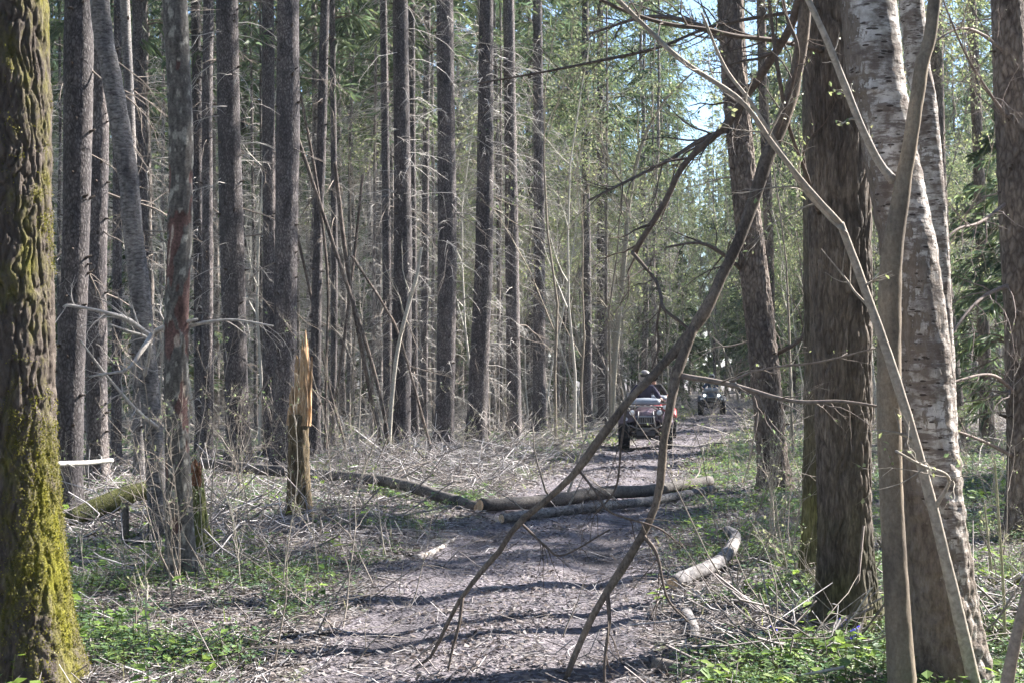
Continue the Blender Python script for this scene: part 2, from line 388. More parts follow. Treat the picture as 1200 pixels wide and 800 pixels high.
def trunk_mesh(name, H, r0, seed, sides=12, rings=44, crook=.12, mat='spruce_far'):
    r = np.random.RandomState(seed); z = np.concatenate([[-.3], np.linspace(0, 1, rings)**1.25*H]); 
    rad = r0*(1-.86*np.clip(z/H, 0, 1)**1.15)*(1+.55*np.exp(-np.clip(z, 0, None)/.28))
    x = crook*n2(z*.22+seed, z*0+seed, 1, seed)*np.clip(z/2, 0, 1); y = crook*n2(z*.22-seed, z*0+seed*2, 1, seed+5)*np.clip(z/2, 0, 1)
    P = np.stack([x, y, z], 1); a = np.arange(sides)*2*pi/sides
    A, Zi = np.meshgrid(a, z)
    rr = rad[:, None]*(1+.06*noise3(np.stack([np.cos(A)*1.5+seed, np.sin(A)*1.5, Zi*1.1], -1))+.04*noise3(np.stack([np.cos(A)*3, np.sin(A)*3+seed, Zi*6], -1)))
    V = np.stack([P[:, 0, None]+rr*np.cos(A), P[:, 1, None]+rr*np.sin(A), Zi], -1).reshape(-1, 3)
    i = np.arange(len(z)-1)[:, None]*sides; j = np.arange(sides); q = np.stack([i+j, i+(j+1) % sides, i+sides+(j+1) % sides, i+sides+j], -1).reshape(-1, 4)
    b = MB(); b.add(V, q); return b.mesh(name, MT[mat])

CROWNS = [crown_mesh('crown', z0, z1, L, nb, ns, 20+k, sw, .5) for k, (z0, z1, L, nb, ns, sw) in enumerate(
    [(12, 25, 2.0, 64, 28, .06), (13.5, 26, 1.9, 56, 28, .06), (10.5, 24, 2.0, 72, 26, .06), (8, 22, 1.8, 80, 24, .06)])]
TWIGS = [dead_twig_mesh('dead_twigs', z0, z1, nb, 40+k, r0=.012) for k, (z0, z1, nb) in enumerate([(1.2, 10, 110), (.8, 12, 140), (2, 11, 90), (.6, 9, 130)])]
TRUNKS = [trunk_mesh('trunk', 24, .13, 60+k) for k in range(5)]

# ---------------------------------------------------------------- deciduous branch systems
def grow(p, d, L, r0, lvl, rg, out, wob=.35, up=.15, kids=(4, 7), ang=(.5, 1.0), ratio=(.35, .6)):
    n = 7; P = [p]; dd = d/np.linalg.norm(d); 
    for k in range(n-1):
        dd = dd+rg.randn(3)*wob*.35; dd[2] += up*.3; dd /= np.linalg.norm(dd); P.append(P[-1]+dd*L/(n-1))
    P = np.array(P); rad = r0*(1-np.linspace(0, 1, n)*.8); out.append((P, rad, lvl))
    if lvl > 0:
        for k in range(rg.randint(*kids)):
            s = rg.uniform(.25, .97); i = min(int(s*(n-1)), n-2); q = P[i]+(P[i+1]-P[i])*(s*(n-1)-i)
            t = P[i+1]-P[i]; t /= np.linalg.norm(t); sd = np.cross(t, rg.randn(3)); sd /= np.linalg.norm(sd)
            a = rg.uniform(*ang); grow(q, t*cos(a)+sd*sin(a), L*rg.uniform(*ratio)*(1.15-s*.5), max(r0*.5*(1.1-s*.6), .0016), lvl-1, rg, out, wob, up, kids, ang, ratio)
    return out
def leaf_quads(P, rg, size, cols, width=.6):
    n = len(P); d = rg.randn(n, 3); d[:, 2] -= .3; d /= np.linalg.norm(d, axis=1)[:, None]
    w_ = np.cross(d, rg.randn(n, 3)); w_ /= np.linalg.norm(w_, axis=1)[:, None]
    nn = np.cross(d, w_); l = (size*rg.uniform(.6, 1.3, n))[:, None]; ww = l*width*.5
    vs = np.stack([P, P+d*l*.5+w_*ww+nn*l*.12, P+d*l, P+d*l*.5-w_*ww+nn*l*.12], 1).reshape(-1, 3)
    c = np.asarray(cols)[rg.randint(len(cols), size=n)]*rg.uniform(.75, 1.25, n)[:, None]
    return vs, np.arange(4*n).reshape(-1, 4), np.repeat(c, 4, 0)
def leaves_on(out, rg, per, size, cols, lv=(0, 1)):
    pts = []
    for P, rad, l in out:
        if l in lv:
            for k in range(rg.poisson(per)):
                s = rg.uniform(.2, 1)*(len(P)-1); i = min(int(s), len(P)-2); pts.append(P[i]+(P[i+1]-P[i])*(s-i)+rg.randn(3)*size*.3)
    return leaf_quads(np.array(pts), rg, size, cols) if pts else None
SPRING = [(.30, .34, .15), (.24, .30, .14), (.36, .38, .20), (.18, .25, .12)]
def bush_meshes(seed, H, r0, lvl, stems=1, leaf=0, lsize=.03, col=(.20, .17, .14), spread=.15, sides=3, **kw):
    rg = np.random.RandomState(seed); out = []
    for s in range(stems):
        a = rg.rand()*2*pi; sp = spread*rg.uniform(.4, 1.3)
        grow(np.array([rg.randn()*.05*(stems > 1), rg.randn()*.05*(stems > 1), -.05]), np.array([cos(a)*sp, sin(a)*sp, 1.]), H*rg.uniform(.7, 1.1), r0*rg.uniform(.7, 1.1), lvl, rg, out, **kw)
    top = max(o[2] for o in out); bs = MB(); bb = MB()
    P = np.array([o[0] for o in out if o[2] == top]); Q = np.array([o[1] for o in out if o[2] == top])
    v_, q_, _ = tubes(P, Q, max(sides, 5)); bs.add(v_, q_, c=col)
    P = np.array([o[0] for o in out if o[2] < top])
    if len(P):
        Q = np.array([o[1] for o in out if o[2] < top]); v_, q_, _ = tubes(P, Q, sides); bb.add(v_, q_, c=np.array(col)*1.1)
    me = [bs.mesh('stem', MT['twig']), bb.mesh('twigs', MT['twig']) if len(P) else None, None]
    if leaf:
        L = leaves_on(out, rg, leaf, lsize, SPRING)
        if L: bl = MB(); bl.add(L[0], L[1], c=L[2]); me[2] = bl.mesh('leaves', MT['leaf'], False)
    return me

# ---------------------------------------------------------------- hero trunks
def hero(name, pts, base_py, mat, label, cat='tree', group=None, H=20, sides=48, rings=160, disp=None, colf=None,
         flare=.5, crown=None, twigs=None, d=None, base_px=None, taper_top=.3, parts=None, ztop=None, material=None, splinter=False):
    """pts: (px, py, width px) from top to bottom of what the photo shows of the trunk; the base stands on the ground seen at base_py"""
    if d is None: d = dist_of(base_py)
    ppm = F/d; W = [(*PX(x, y, d), .47*wd/ppm) for x, y, wd in pts]          # x y z r, top -> bottom
    W = sorted(W, key=lambda a: a[2])
    lo, hi = W[0], W[-1]
    gz = ghf(lo[0], d); bx = lo[0]
    if lo[2] > gz+.05:
        k = (lo[2]-gz)/(W[1][2]-lo[2]+1e-6); k = min(k, .6); bx = lo[0]-(W[1][0]-lo[0])*k; W.insert(0, (bx, d, gz, lo[3]))
    W.insert(0, (W[0][0], d, gz-.35, W[0][3]))
    if ztop is None and H > hi[2]+1:
        sl = (hi[0]-W[-3][0])/(hi[2]-W[-3][2]+1e-6); sl = max(-.08, min(.08, sl))
        for f in (.33, .66, 1.):
            zz = hi[2]+(H-hi[2])*f; W.append((hi[0]+sl*(zz-hi[2]), d, zz, hi[3]*(1-(1-taper_top)*f)))
    A = np.array(W); root = (W[1][0], d, gz)
    zmax = A[-1, 2]; zv = hi[2]+1.0
    if zmax > zv+1: zz = np.concatenate([np.linspace(A[0, 2], zv, rings), np.linspace(zv, zmax, 14)[1:]])
    else: zz = np.linspace(A[0, 2], zmax, rings)
    S = spline(A, 400); o_ = np.argsort(S[:, 2])
    cx = np.interp(zz, S[o_, 2], S[o_, 0]); rr = np.interp(zz, S[o_, 2], S[o_, 3])
    cy = np.full(len(zz), d)+.06*n2(zz*.3, zz*0, 1, root[0])*np.clip(zz/3, 0, 1)
    rr = rr*(1+flare*np.exp(-np.clip(zz-gz, 0, None)/.22))
    a = np.arange(sides)*2*pi/sides; Ag, Zg = np.meshgrid(a, zz); Rg = rr[:, None]*np.ones_like(Ag)
    key = (abs(root[0])*7.3) % 50
    Cp = np.stack([np.cos(Ag)*Rg+key, np.sin(Ag)*Rg+key, Zg], -1)
    # roots swelling at the foot
    rootw = np.exp(-np.clip(Zg-gz, 0, None)/.25)*.16*flare*2
    Rg = Rg*(1+rootw*np.sin(Ag*5+key)+.04*noise3(Cp*np.array([3, 3, 1.2])))
    dis = np.zeros_like(Rg)
    if disp: dis = disp(Cp, Ag, Zg-gz)
    Rg = Rg+dis
    V = np.stack([cx[:, None]+Rg*np.cos(Ag)-root[0], cy[:, None]+Rg*np.sin(Ag)-root[1], Zg-root[2]], -1)
    c = colf(Cp, Ag, Zg-gz, dis) if colf else np.ones(V.shape)
    if splinter:
        top = V[-1]; k = noise3(np.stack([np.cos(a)*3, np.sin(a)*3, a*0+5], -1)); V[-1, :, 2] += k*.12
    i = np.arange(len(zz)-1)[:, None]*sides; j = np.arange(sides); q = np.stack([i+j, i+(j+1) % sides, i+sides+(j+1) % sides, i+sides+j], -1).reshape(-1, 4)
    t = thing(name, label, cat, root, 0, group)
    b = MB(); b.add(V.reshape(-1, 3), q, c=np.asarray(c).reshape(-1, 3))
    if ztop is not None or zmax < zv+1:
        n0 = (len(zz)-1)*sides; cen = V[-1].mean(0)+np.array([0, 0, .02]); cc = np.asarray(c).reshape(-1, 3)[-sides:].mean(0)
        b.add(np.concatenate([V[-1], cen[None]]), None, [(k, (k+1) % sides, sides) for k in range(sides)], c=cc)
    b.obj('trunk', material or MT[mat], t)
    if crown is not None:
        x10 = np.interp(14, zz, cx)-root[0]; link('crown', CROWNS[crown], t, (x10, 0, 0), (0, 0, rnd.random()*6.28))
    if twigs is not None:
        x6 = np.interp(4, zz, cx)-root[0]; link('dead_twigs', TWIGS[twigs], t, (x6, 0, 0), (0, 0, rnd.random()*6.28), kind='stuff')
    t['_d'] = d
    return t, (lambda z: (np.interp(z+gz, zz, cx)-root[0], np.interp(z+gz, zz, rr)))

def furrow(depth, sx, sz, w_=.18, soft=.3):
    def f(C, A, Z):
        q = C+.035*np.stack([noise3(C*6+3), noise3(C*6+9), 2.5*noise3(C*np.array([8, 8, 3])+15)], -1)
        n1 = noise3(q*np.array([sx, sx, sz])); n3 = noise3(q*np.array([sx*2.3, sx*2.3, sz*2.6])+7)
        plate = noise3(q*np.array([sx*.8, sx*.8, sz*1.6])+21)
        crack = np.exp(-np.abs(n1/w_)**1.3); crack2 = np.exp(-np.abs(n3/(w_*.7))**1.3)
        return -depth*crack-depth*.45*crack2+depth*.35*plate+depth*soft*(.5*noise3(C*np.array([sx*5, sx*5, sz*6]))+.35*noise3(C*np.array([sx*10, sx*10, sz*14])))
    return f
def scaly(amp, s=30):
    def f(C, A, Z): return amp*noise3(C*np.array([s, s, s*.6]))+amp*.7*noise3(C*np.array([s*2.2, s*2.2, s*1.4])+5)
    return f
def peel(C, A, Z):
    n1 = noise3(C*np.array([7, 7, 2.6]))+.35*noise3(C*np.array([26, 26, 10])); bark = n1 < (.16+.45*np.clip(np.abs(Z-1.9)-.9, -.3, 1.2))
    return np.where(bark, .008, 0)+.003*noise3(C*40)
def peel_col(C, A, Z, dis):
    bark = (dis > .0045)[..., None]; n1 = noise3(C*np.array([14, 14, 5]))[..., None]; n3 = noise3(C*np.array([50, 50, 18]))[..., None]
    wood = np.array([.13, .08, .072])*(1+.6*n1+.3*n3); brk = np.array([.115, .108, .10])*(1+.6*n3)
    pale = (noise3(C*np.array([18, 18, 12])+9)[..., None] > .35)
    brk = np.where(pale, np.array([.29, .28, .25]), brk); wood = np.where(n1 > .5, np.array([.42, .34, .28]), wood)
    return np.clip(np.where(bark, brk, wood), .02, .8)

named = []
def H_(name, *a, **k):
    t, f = hero(name, *a, **k); named.append((t, f)); return t, f
# nearest trees
def moss_col(C, A, Z, dis):
    # moss grows on the damp right hand flank and thickest near the foot
    side = np.cos(A-radians(-35)); v = -.07+.36*side+.16*np.exp(-((Z-.7)/.8)**2)-.05+.22*noise3(C*np.array([3, 3, 1]))+.10*noise3(C*np.array([9, 9, 3]))
    return np.repeat(np.clip(v, 0, 1)[..., None], 3, -1)
H_('mossy_tree', [(10, 0, 96), (12, 200, 98), (15, 400, 104), (18, 560, 108), (22, 700, 118), (24, 780, 126)], 812, 'mosstrunk',
   'thick furrowed trunk with bright yellow green moss at the edge of the path', H=16, sides=230, rings=520, disp=furrow(.018, 24, 5, .16), colf=moss_col, flare=.35)
def moss_tufts(t, n, seed, keep):
    o = [c for c in t.children if c.name.startswith('trunk')][0]; me = o.data; nv = len(me.vertices)
    co_ = np.empty(nv*3, np.float32); me.vertices.foreach_get('co', co_); co_ = co_.reshape(-1, 3); no = np.empty(nv*3, np.float32); me.vertices.foreach_get('normal', no); no = no.reshape(-1, 3)
    rg = np.random.RandomState(seed); i = rg.randint(0, nv, n*6); i = i[keep(co_[i], no[i], rg)][:n]
    p = co_[i]+rg.randn(len(i), 3)*.006; L_ = leaf_quads(p, rg, .010, [(.15, .15, .02), (.21, .20, .03), (.09, .10, .02), (.27, .25, .06)], .7)
    b = MB(); b.add(L_[0], L_[1], c=L_[2]); b.obj('moss', MT['leaf'], t, False, kind='stuff')
moss_tufts(named[0][0], 34000, 5, lambda p, n_, rg: (p[:, 2] < 3.2) & (n_[:, 0]*.8-n_[:, 1]*.35+.9*noise3(p*np.array([4.5, 4.5, 1.6]))+.8*noise3(p*12)+.9*np.exp(-((p[:, 2]-.6)/.9)**2)-1.0 > rg.rand(len(p))*.6))
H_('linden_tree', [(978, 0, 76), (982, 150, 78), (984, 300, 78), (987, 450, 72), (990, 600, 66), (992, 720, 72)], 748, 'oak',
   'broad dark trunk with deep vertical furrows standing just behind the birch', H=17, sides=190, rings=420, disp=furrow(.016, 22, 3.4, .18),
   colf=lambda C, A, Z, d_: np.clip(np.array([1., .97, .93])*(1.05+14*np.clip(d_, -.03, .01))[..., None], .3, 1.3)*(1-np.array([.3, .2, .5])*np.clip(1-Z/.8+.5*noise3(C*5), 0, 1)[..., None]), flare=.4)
H_('linden_tree', [(952, 0, 24), (953, 300, 26), (954, 500, 28), (953, 640, 30)], 690, 'oak',
   'narrow mossy trunk pressed against the back of the furrowed dark tree', H=16, sides=80, rings=200, disp=furrow(.012, 24, 3.5, .2),
   colf=lambda C, A, Z, d_: np.ones(Z.shape+(1,))*(np.array([.9, .9, .8])-np.array([.2, .1, .4])*np.clip(1.2-Z/1.3+.5*noise3(C*5), 0, 1)[..., None]), flare=.4)
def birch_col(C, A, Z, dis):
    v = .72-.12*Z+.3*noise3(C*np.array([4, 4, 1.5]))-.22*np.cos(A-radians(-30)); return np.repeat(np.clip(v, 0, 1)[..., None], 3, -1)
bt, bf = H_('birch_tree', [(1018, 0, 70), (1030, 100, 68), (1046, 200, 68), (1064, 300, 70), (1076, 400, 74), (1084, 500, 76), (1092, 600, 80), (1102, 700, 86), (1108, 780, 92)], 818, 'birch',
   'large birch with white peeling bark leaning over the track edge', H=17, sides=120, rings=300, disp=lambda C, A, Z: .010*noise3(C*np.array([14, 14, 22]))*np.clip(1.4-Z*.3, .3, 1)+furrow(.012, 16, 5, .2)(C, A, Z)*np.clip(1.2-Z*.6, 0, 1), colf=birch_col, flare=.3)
H_('birch_tree', [(1066, 0, 30), (1082, 120, 30), (1094, 250, 32), (1102, 400, 34), (1106, 520, 36), (1110, 600, 38)], 690, 'birch',
   'second birch stem with black flecked bark half hidden by the large one', H=17, sides=80, rings=220, disp=scaly(.005, 20), colf=lambda C, A, Z, d_: np.repeat(np.clip(.28+.2*noise3(C*np.array([4, 4, 2]))-.02*Z, 0, 1)[..., None], 3, -1))
# second ring of trees
H_('spruce_tree', [(93, 0, 36), (91, 150, 35), (88, 300, 33), (83, 420, 34), (80, 560, 34)], 598, 'spruce', 'first grey spruce trunk just behind the mossy furrowed tree', H=24, crown=0, disp=scaly(.005), flare=.25)
H_('spruce_tree', [(117, 60, 22), (115, 200, 24), (113, 350, 26), (114, 560, 26)], 572, 'spruce', 'dark spruce trunk behind the pale leaning lichen covered tree', H=24, crown=1, disp=scaly(.005))
H_('alder_tree', [(117, 0, 24), (127, 70, 24), (139, 140, 25), (150, 210, 25), (155, 270, 25), (162, 330, 25), (170, 410, 25), (178, 490, 25), (184, 570, 25), (188, 620, 27)], 640, 'alder',
   'curved leaning trunk blotched with pale lichen left of the peeled dead tree', H=16, sides=48, rings=200, disp=scaly(.006, 14), flare=.3)
H_('dead_tree', [(205, 0, 28), (209, 80, 27), (212, 160, 28), (211, 240, 28), (209, 320, 29), (207, 420, 28), (208, 520, 28), (211, 640, 32)], 684, 'attr',
   'dead trunk with peeling bark baring reddish brown wood', H=13, sides=90, rings=320, disp=peel, colf=peel_col, flare=.35)
H_('spruce_tree', [(266, 0, 27), (268, 150, 28), (272, 300, 30), (277, 450, 29), (280, 540, 30)], 552, 'spruce', 'straight mauve grey spruce trunk right of the peeled dead tree', H=25, crown=2, disp=scaly(.006), twigs=2)
H_('spruce_tree', [(338, 0, 27), (337, 150, 29), (335, 300, 28), (334, 450, 29), (334, 520, 30)], 553, 'spruce', 'stout spruce trunk with a sunlit flank above the splintered stump', H=25, crown=0, disp=scaly(.006))
H_('spruce_tree', [(314, 0, 15), (315, 300, 16), (316, 520, 16)], 540, 'spruce', 'narrow dark spruce trunk close beside the stout one above the stump', H=22, crown=3, disp=scaly(.005))
H_('spruce_tree', [(381, 0, 11), (377, 150, 12), (372, 300, 12), (369, 500, 14)], 540, 'spruce', 'thin spruce trunk leaning slightly between the stump and the crossing dead poles', H=20, crown=3, disp=scaly(.004))
H_('spruce_tree', [(389, 0, 7), (392, 300, 8), (390, 480, 8)], 526, 'spruce', 'pale pole thin spruce trunk in front of the crossing dead poles', H=18, crown=3, sides=16, rings=60)
H_('spruce_tree', [(449, 0, 9), (452, 200, 10), (454, 400, 11), (455, 500, 12)], 528, 'spruce', 'slender spruce trunk touching the back of the knotty smooth one', H=20, crown=1, disp=scaly(.004), sides=24, rings=100)
H_('spruce_tree', [(469, 0, 19), (471, 150, 20), (472, 300, 23), (470, 450, 25), (468, 520, 26)], 536, 'spruce', 'smooth bluish spruce trunk dotted with dark knots above the brush pile', H=25, crown=1, disp=scaly(.004), twigs=0)
H_('spruce_tree', [(482, 0, 8), (484, 300, 9), (486, 500, 10)], 522, 'spruce', 'pale thin spruce trunk close behind the smooth knotty one', H=19, crown=3, sides=24, rings=100)
H_('spruce_tree', [(501, 0, 8), (498, 300, 9), (497, 500, 9)], 518, 'spruce', 'thin twiggy spruce trunk between the knotty trunk and the next thick pair', H=18, crown=3, twigs=1, sides=24, rings=100)
H_('spruce_tree', [(521, 0, 21), (523, 150, 22), (524, 300, 24), (522, 450, 23), (520, 510, 25)], 530, 'spruce', 'brown spruce trunk bristling with dead branches above the brush pile', H=25, crown=2, disp=scaly(.006), twigs=1)
H_('spruce_tree', [(570, 0, 17), (569, 150, 20), (567, 300, 22), (562, 420, 24), (558, 510, 26)], 527, 'spruce', 'thick spruce trunk leaning a little above the break in the fallen log', H=25, crown=0, disp=scaly(.006), twigs=3)
H_('spruce_tree', [(596, 0, 14), (598, 150, 15), (600, 300, 17), (602, 450, 18), (602, 500, 19)], 518, 'spruce', 'spruce trunk with sunlit edge standing second from the grassy verge', H=25, crown=1, disp=scaly(.006), twigs=0)
H_('spruce_tree', [(630, 0, 11), (631, 150, 13), (632, 300, 14), (632, 450, 16)], 509, 'spruce', 'spruce trunk nearest the sunny grassy verge of the track', H=25, crown=2, disp=scaly(.006), twigs=1, sides=32)
H_('spruce_tree', [(686, 0, 8), (686, 150, 9), (688, 300, 10), (689, 450, 11)], 500, 'spruce', 'slender spruce with a bright sunlit side before the path bend', H=24, crown=3, sides=24, rings=90, twigs=2)
H_('spruce_tree', [(704, 150, 10), (705, 300, 12), (706, 450, 13)], 496, 'spruce', 'dark spruce trunk beside the curved sapling at the path bend', H=24, crown=3, sides=24, rings=90, twigs=3)
H_('spruce_tree', [(855, 0, 34), (861, 100, 33), (870, 200, 34), (881, 300, 36), (893, 400, 38), (902, 500, 38), (907, 560, 40)], 578, 'dark',
   'large dark rough trunk leaning beside the far end of the path', H=21, crown=1, sides=90, rings=260, disp=furrow(.018, 17, 7, .25), flare=.35)
H_('spruce_tree', [(892, 0, 11), (895, 120, 11), (900, 250, 12), (903, 400, 12)], 530, 'dark', 'slim dark trunk just behind the large leaning rough one', H=20, crown=3, disp=scaly(.005), sides=24, rings=90)
H_('alder_tree', [(1096, 0, 15), (1100, 150, 16), (1105, 300, 18), (1114, 420, 20), (1122, 500, 22)], 526, 'dark', 'trunk with green moss at its foot seen just past the birch', H=20, disp=scaly(.007), sides=40)
H_('spruce_tree', [(1138, 0, 12), (1144, 120, 13), (1149, 260, 14), (1153, 400, 15), (1158, 500, 16)], 524, 'dark', 'slim dark trunk between the birch and the wide red brown trunk', H=20, crown=2, disp=scaly(.006), sides=32)
H_('spruce_tree', [(1182, 0, 40), (1186, 120, 41), (1192, 260, 42), (1198, 400, 42), (1204, 600, 46)], 640, 'dark', 'wide reddish brown spruce trunk cut by the frame beyond the birch', H=24, crown=2, disp=scaly(.008), sides=64, rings=220)
H_('spruce_tree', [(160, 0, 12), (164, 150, 12), (168, 300, 12), (170, 450, 13)], 540, 'spruce', 'thin spruce trunk with sunny flank between leaning lichen trunk and dead tree', H=22, crown=3, sides=24, rings=90)
H_('spruce_tree', [(147, 0, 12), (152, 120, 12), (158, 300, 12), (162, 480, 13)], 566, 'alder', 'pale slim trunk emerging behind the curved lichen covered tree', H=18, crown=3, sides=24, rings=90)
H_('spruce_tree', [(137, 200, 11), (137, 400, 12), (136, 500, 13)], 548, 'spruce', 'narrow shaded spruce between the dark trunk and the lichen covered tree', H=20, crown=2, sides=24, rings=90)
H_('spruce_tree', [(229, 0, 11), (231, 200, 12), (233, 400, 12)], 536, 'spruce', 'thin spruce trunk immediately right of the peeled dead tree', H=20, crown=3, sides=24, rings=90, twigs=1)
H_('spruce_tree', [(244, 0, 13), (243, 200, 13), (243, 400, 14)], 545, 'spruce', 'thin pale spruce trunk left of the straight mauve grey one', H=22, crown=1, sides=24, rings=90)
# stumps
SPL = mat_bark('splintered_wood', (.26, .17, .11), (.56, .36, .20), (.70, .52, .35), 45, .10, .008, (.36, .33, .30), .55, .05)
st, sf = H_('broken_stump', [(350, 486, 27), (350, 540, 27), (351, 600, 30)], 612, 'oak', 'snapped stump with tall splintered orange wood above the brown base', cat='stump', ztop=1, sides=60, rings=90, disp=furrow(.01, 20, 3), flare=.35,
            colf=lambda C, A, Z, d_: np.ones(Z.shape+(1,))*np.array([.85, .75, .5]))
def splinters(root, px0, px1, pyb, tops, d, mat, name='splintered_wood'):
    b = MB(); n_ = len(tops)
    for k, (px, pt, wd) in enumerate(tops):
        p0 = PX(px, pyb, d)-np.array(root.location); p1 = PX(px+rnd.uniform(-2.5, 4), pt+rnd.uniform(-8, 10), d)-np.array(root.location); y = rnd.uniform(-.07, .07)
        p0[1] += y; p1[1] += y*.9; r_ = .5*wd*d/F
        S = spline([p0-np.array([0, 0, .06]), p0*.5+p1*.5, p0*.15+p1*.85, p1], 10); rr = r_*np.array([1, 1, .98, .98, .95, .95, .9, .85, .6, .08])
        v_, q_, _ = tubes(S[None], rr[None], 6, rnd.random()); v_[:, 1] += (v_[:, 1]-y)*.3; v_ += R.randn(*v_.shape)*.004; b.add(v_, q_)
    b.obj(name, mat, root, smooth=False)
splinters(st, 338, 362, 492, [(339, 474, 6), (341, 456, 6), (344, 450, 5), (346, 436, 6), (347, 424, 4), (349, 415, 6), (351, 402, 5), (352, 398, 3), (354, 408, 6), (356, 390, 4), (358, 402, 6), (360, 393, 5), (361, 400, 5), (362, 398, 4), (363, 410, 4), (345, 444, 6), (350, 420, 7), (355, 415, 7), (359, 420, 6), (343, 470, 7)], st['_d'], SPL)
st2, _ = H_('broken_stump', [(230, 556, 17), (233, 600, 20), (236, 640, 26)], 655, 'oak', 'low mossy stump with a ragged orange top behind the dead tree', cat='stump', ztop=1, sides=48, rings=60, disp=furrow(.012, 22, 4), flare=.4,
            colf=lambda C, A, Z, d_: np.ones(Z.shape+(1,))*np.array([.7, .9, .35]))
splinters(st2, 222, 240, 560, [(224, 545, 6), (228, 541, 6), (232, 544, 6), (236, 548, 5), (230, 543, 7)], st2['_d'], mat_bark('rotten_wood', (.12, .06, .035), (.24, .11, .06), (.34, .19, .11), 50, .2, .004))

# knots and single dead branches on the trunks of the front rows
DB = []
for k in range(6):
    rg = np.random.RandomState(90+k); out = grow(np.zeros(3), np.array([1., 0, rg.uniform(-.25, .15)]), 1.0, .012, 1, rg, [], wob=.4, up=-.25, kids=(3, 7))
    P = np.array([o[0] for o in out]); Q = np.array([o[1] for o in out]); v_, q_, _ = tubes(P, Q, 4); b = MB(); b.add(v_, q_, c=(.24, .205, .175)); DB.append(b.mesh('dead_branch', MT['twig']))
KN = MB(); v_, q_, t_ = tubes(np.array([[[0, 0, 0], [.03, 0, .004], [.06, 0, .006]]]), np.array([[.016, .011, .007]]), 5, cap=True); KN.add(v_, q_, t_, c=(.07, .055, .045)); KNM = KN.mesh('branch_stub', MT['twig'])
for t, f in named:
    if not t.name.startswith('spruce_tree'): continue
    d = t['_d']; zt = 1.6+d*.27
    nb = 12 if d > 18 else 7
    for k in range(nb):
        z = rnd.uniform(1.2, zt); x, r_ = f(z); az = rnd.random()*2*pi; s = rnd.uniform(.4, 1.5)
        link('dead_branch', DB[rnd.randrange(6)], t, (x+cos(az)*r_*.8, sin(az)*r_*.8, z), (rnd.uniform(-.5, .5), rnd.uniform(-.1, .5), az), (s, s, s))
    if d < 31:
        for k in range(30):
            z = rnd.uniform(.5, zt); x, r_ = f(z); az = rnd.uniform(pi*.95, 2.05*pi); s = rnd.uniform(.6, 1.5)
            link('branch_stub', KNM, t, (x+cos(az)*r_*.93, sin(az)*r_*.93, z), (0, rnd.uniform(-.4, .2), az), (s, s, s))

# ---------------------------------------------------------------- the stand behind: every tree its own object
def spruce(loc, sc, k, label, group, crown=None, twigs=None, tilt=(0, 0)):
    t = thing('spruce_tree', label, 'tree', loc, rnd.random()*6.28, group)
    t.rotation_euler[0] = tilt[0]; t.rotation_euler[1] = tilt[1]
    hz = rnd.uniform(.85, 1.1)
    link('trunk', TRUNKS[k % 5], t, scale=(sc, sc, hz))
    link('dead_twigs', TWIGS[twigs if twigs is not None else k % 4], t, scale=(1, 1, hz), kind='stuff')
    link('crown', CROWNS[crown if crown is not None else k % 4], t, scale=(hz, hz, hz))
    return t
placed = [(t.location[0], t.location[1]) for t, f in named]
cnt = 0; tries = 0
while cnt < 290 and tries < 20000:
    tries += 1
    y = math.sqrt(rnd.uniform(33**2, 92**2)); x = rnd.uniform(-.38, .38)*y
    if abs(x-trail_x(y)) < (2.3 if x < trail_x(y) else 3.2): continue
    if x > trail_x(y) and rnd.random() < .6: continue
    if any((x-a)**2+(y-b_)**2 < .95**2 for a, b_ in placed): continue
    # keep the sight lines to the vehicles open
    if 0 < (x/y*F+600-815) < 55 and y < 75: continue
    if 0 < (x/y*F+600-720) < 75 and y < 38: continue
    placed.append((x, y)); left = x < trail_x(y)
    if left: g = ('tall grey spruces crowded in the stand left of the track', 'slim tall spruce trunk in the crowded stand left of the track')
    else: g = ('spruces and slim trunks right of the track', 'slim tall spruce trunk in the open stand right of the track')
    if y > 62: g = (g[0].replace('crowded', 'deep').replace('slim trunks', 'far trunks'), g[1].replace('slim tall', 'faint distant').replace('crowded', 'far').replace('open', 'far'))
    spruce((x, y, ghf(x, y)-.02), rnd.choice([.35, .4, .5, .55, .7, .85, 1.0, 1.15]), rnd.randrange(20), g[1], g[0], tilt=(rnd.gauss(0, .012), rnd.gauss(0, .015)))
    cnt += 1

# leafing young deciduous trees under and between the spruces
YT = [bush_meshes(200+k, H, r_, 3, 1, leaf=lf*1.5, lsize=.065, col=(.22, .19, .15), spread=.12, wob=.3, up=.25, kids=(6, 10)) for k, (H, r_, lf) in enumerate([(7, .04, 2.2), (9, .05, 2.0), (6, .035, 2.4)])]
def put(name, me, loc, label, cat, group, rz=0, s=1., names=('stem', 'twigs', 'leaves')):
    t = thing(name, label, cat, loc, rz, group)
    for m, nm in zip(me, names):
        if m is not None: link(nm, m, t, scale=(s, s, s), kind=('stuff' if nm in ('twigs', 'leaves') else None))
    return t
spots = []
while len(spots) < 75:
    y = rnd.uniform(24, 50) if len(spots) < 22 else rnd.uniform(42, 90); px = rnd.choice([rnd.uniform(640, 850), rnd.uniform(900, 1200), rnd.uniform(560, 760), rnd.uniform(900, 1200), rnd.uniform(380, 620)]); x = (px-600)/F*y
    if abs(x-trail_x(y)) < 2.4 or (815 < px < 872) or (px < 620 and y < 36) or (720 < px < 800 and y < 36): continue
    spots.append((x, y))
for x, y in spots:
    put('young_tree', YT[rnd.randrange(3)], (x, y, ghf(x, y)), 'slender young broadleaf tree just coming into pale green leaf', 'young tree', 'young trees coming into leaf among the spruces', rnd.random()*6.28, rnd.uniform(.8, 1.3))
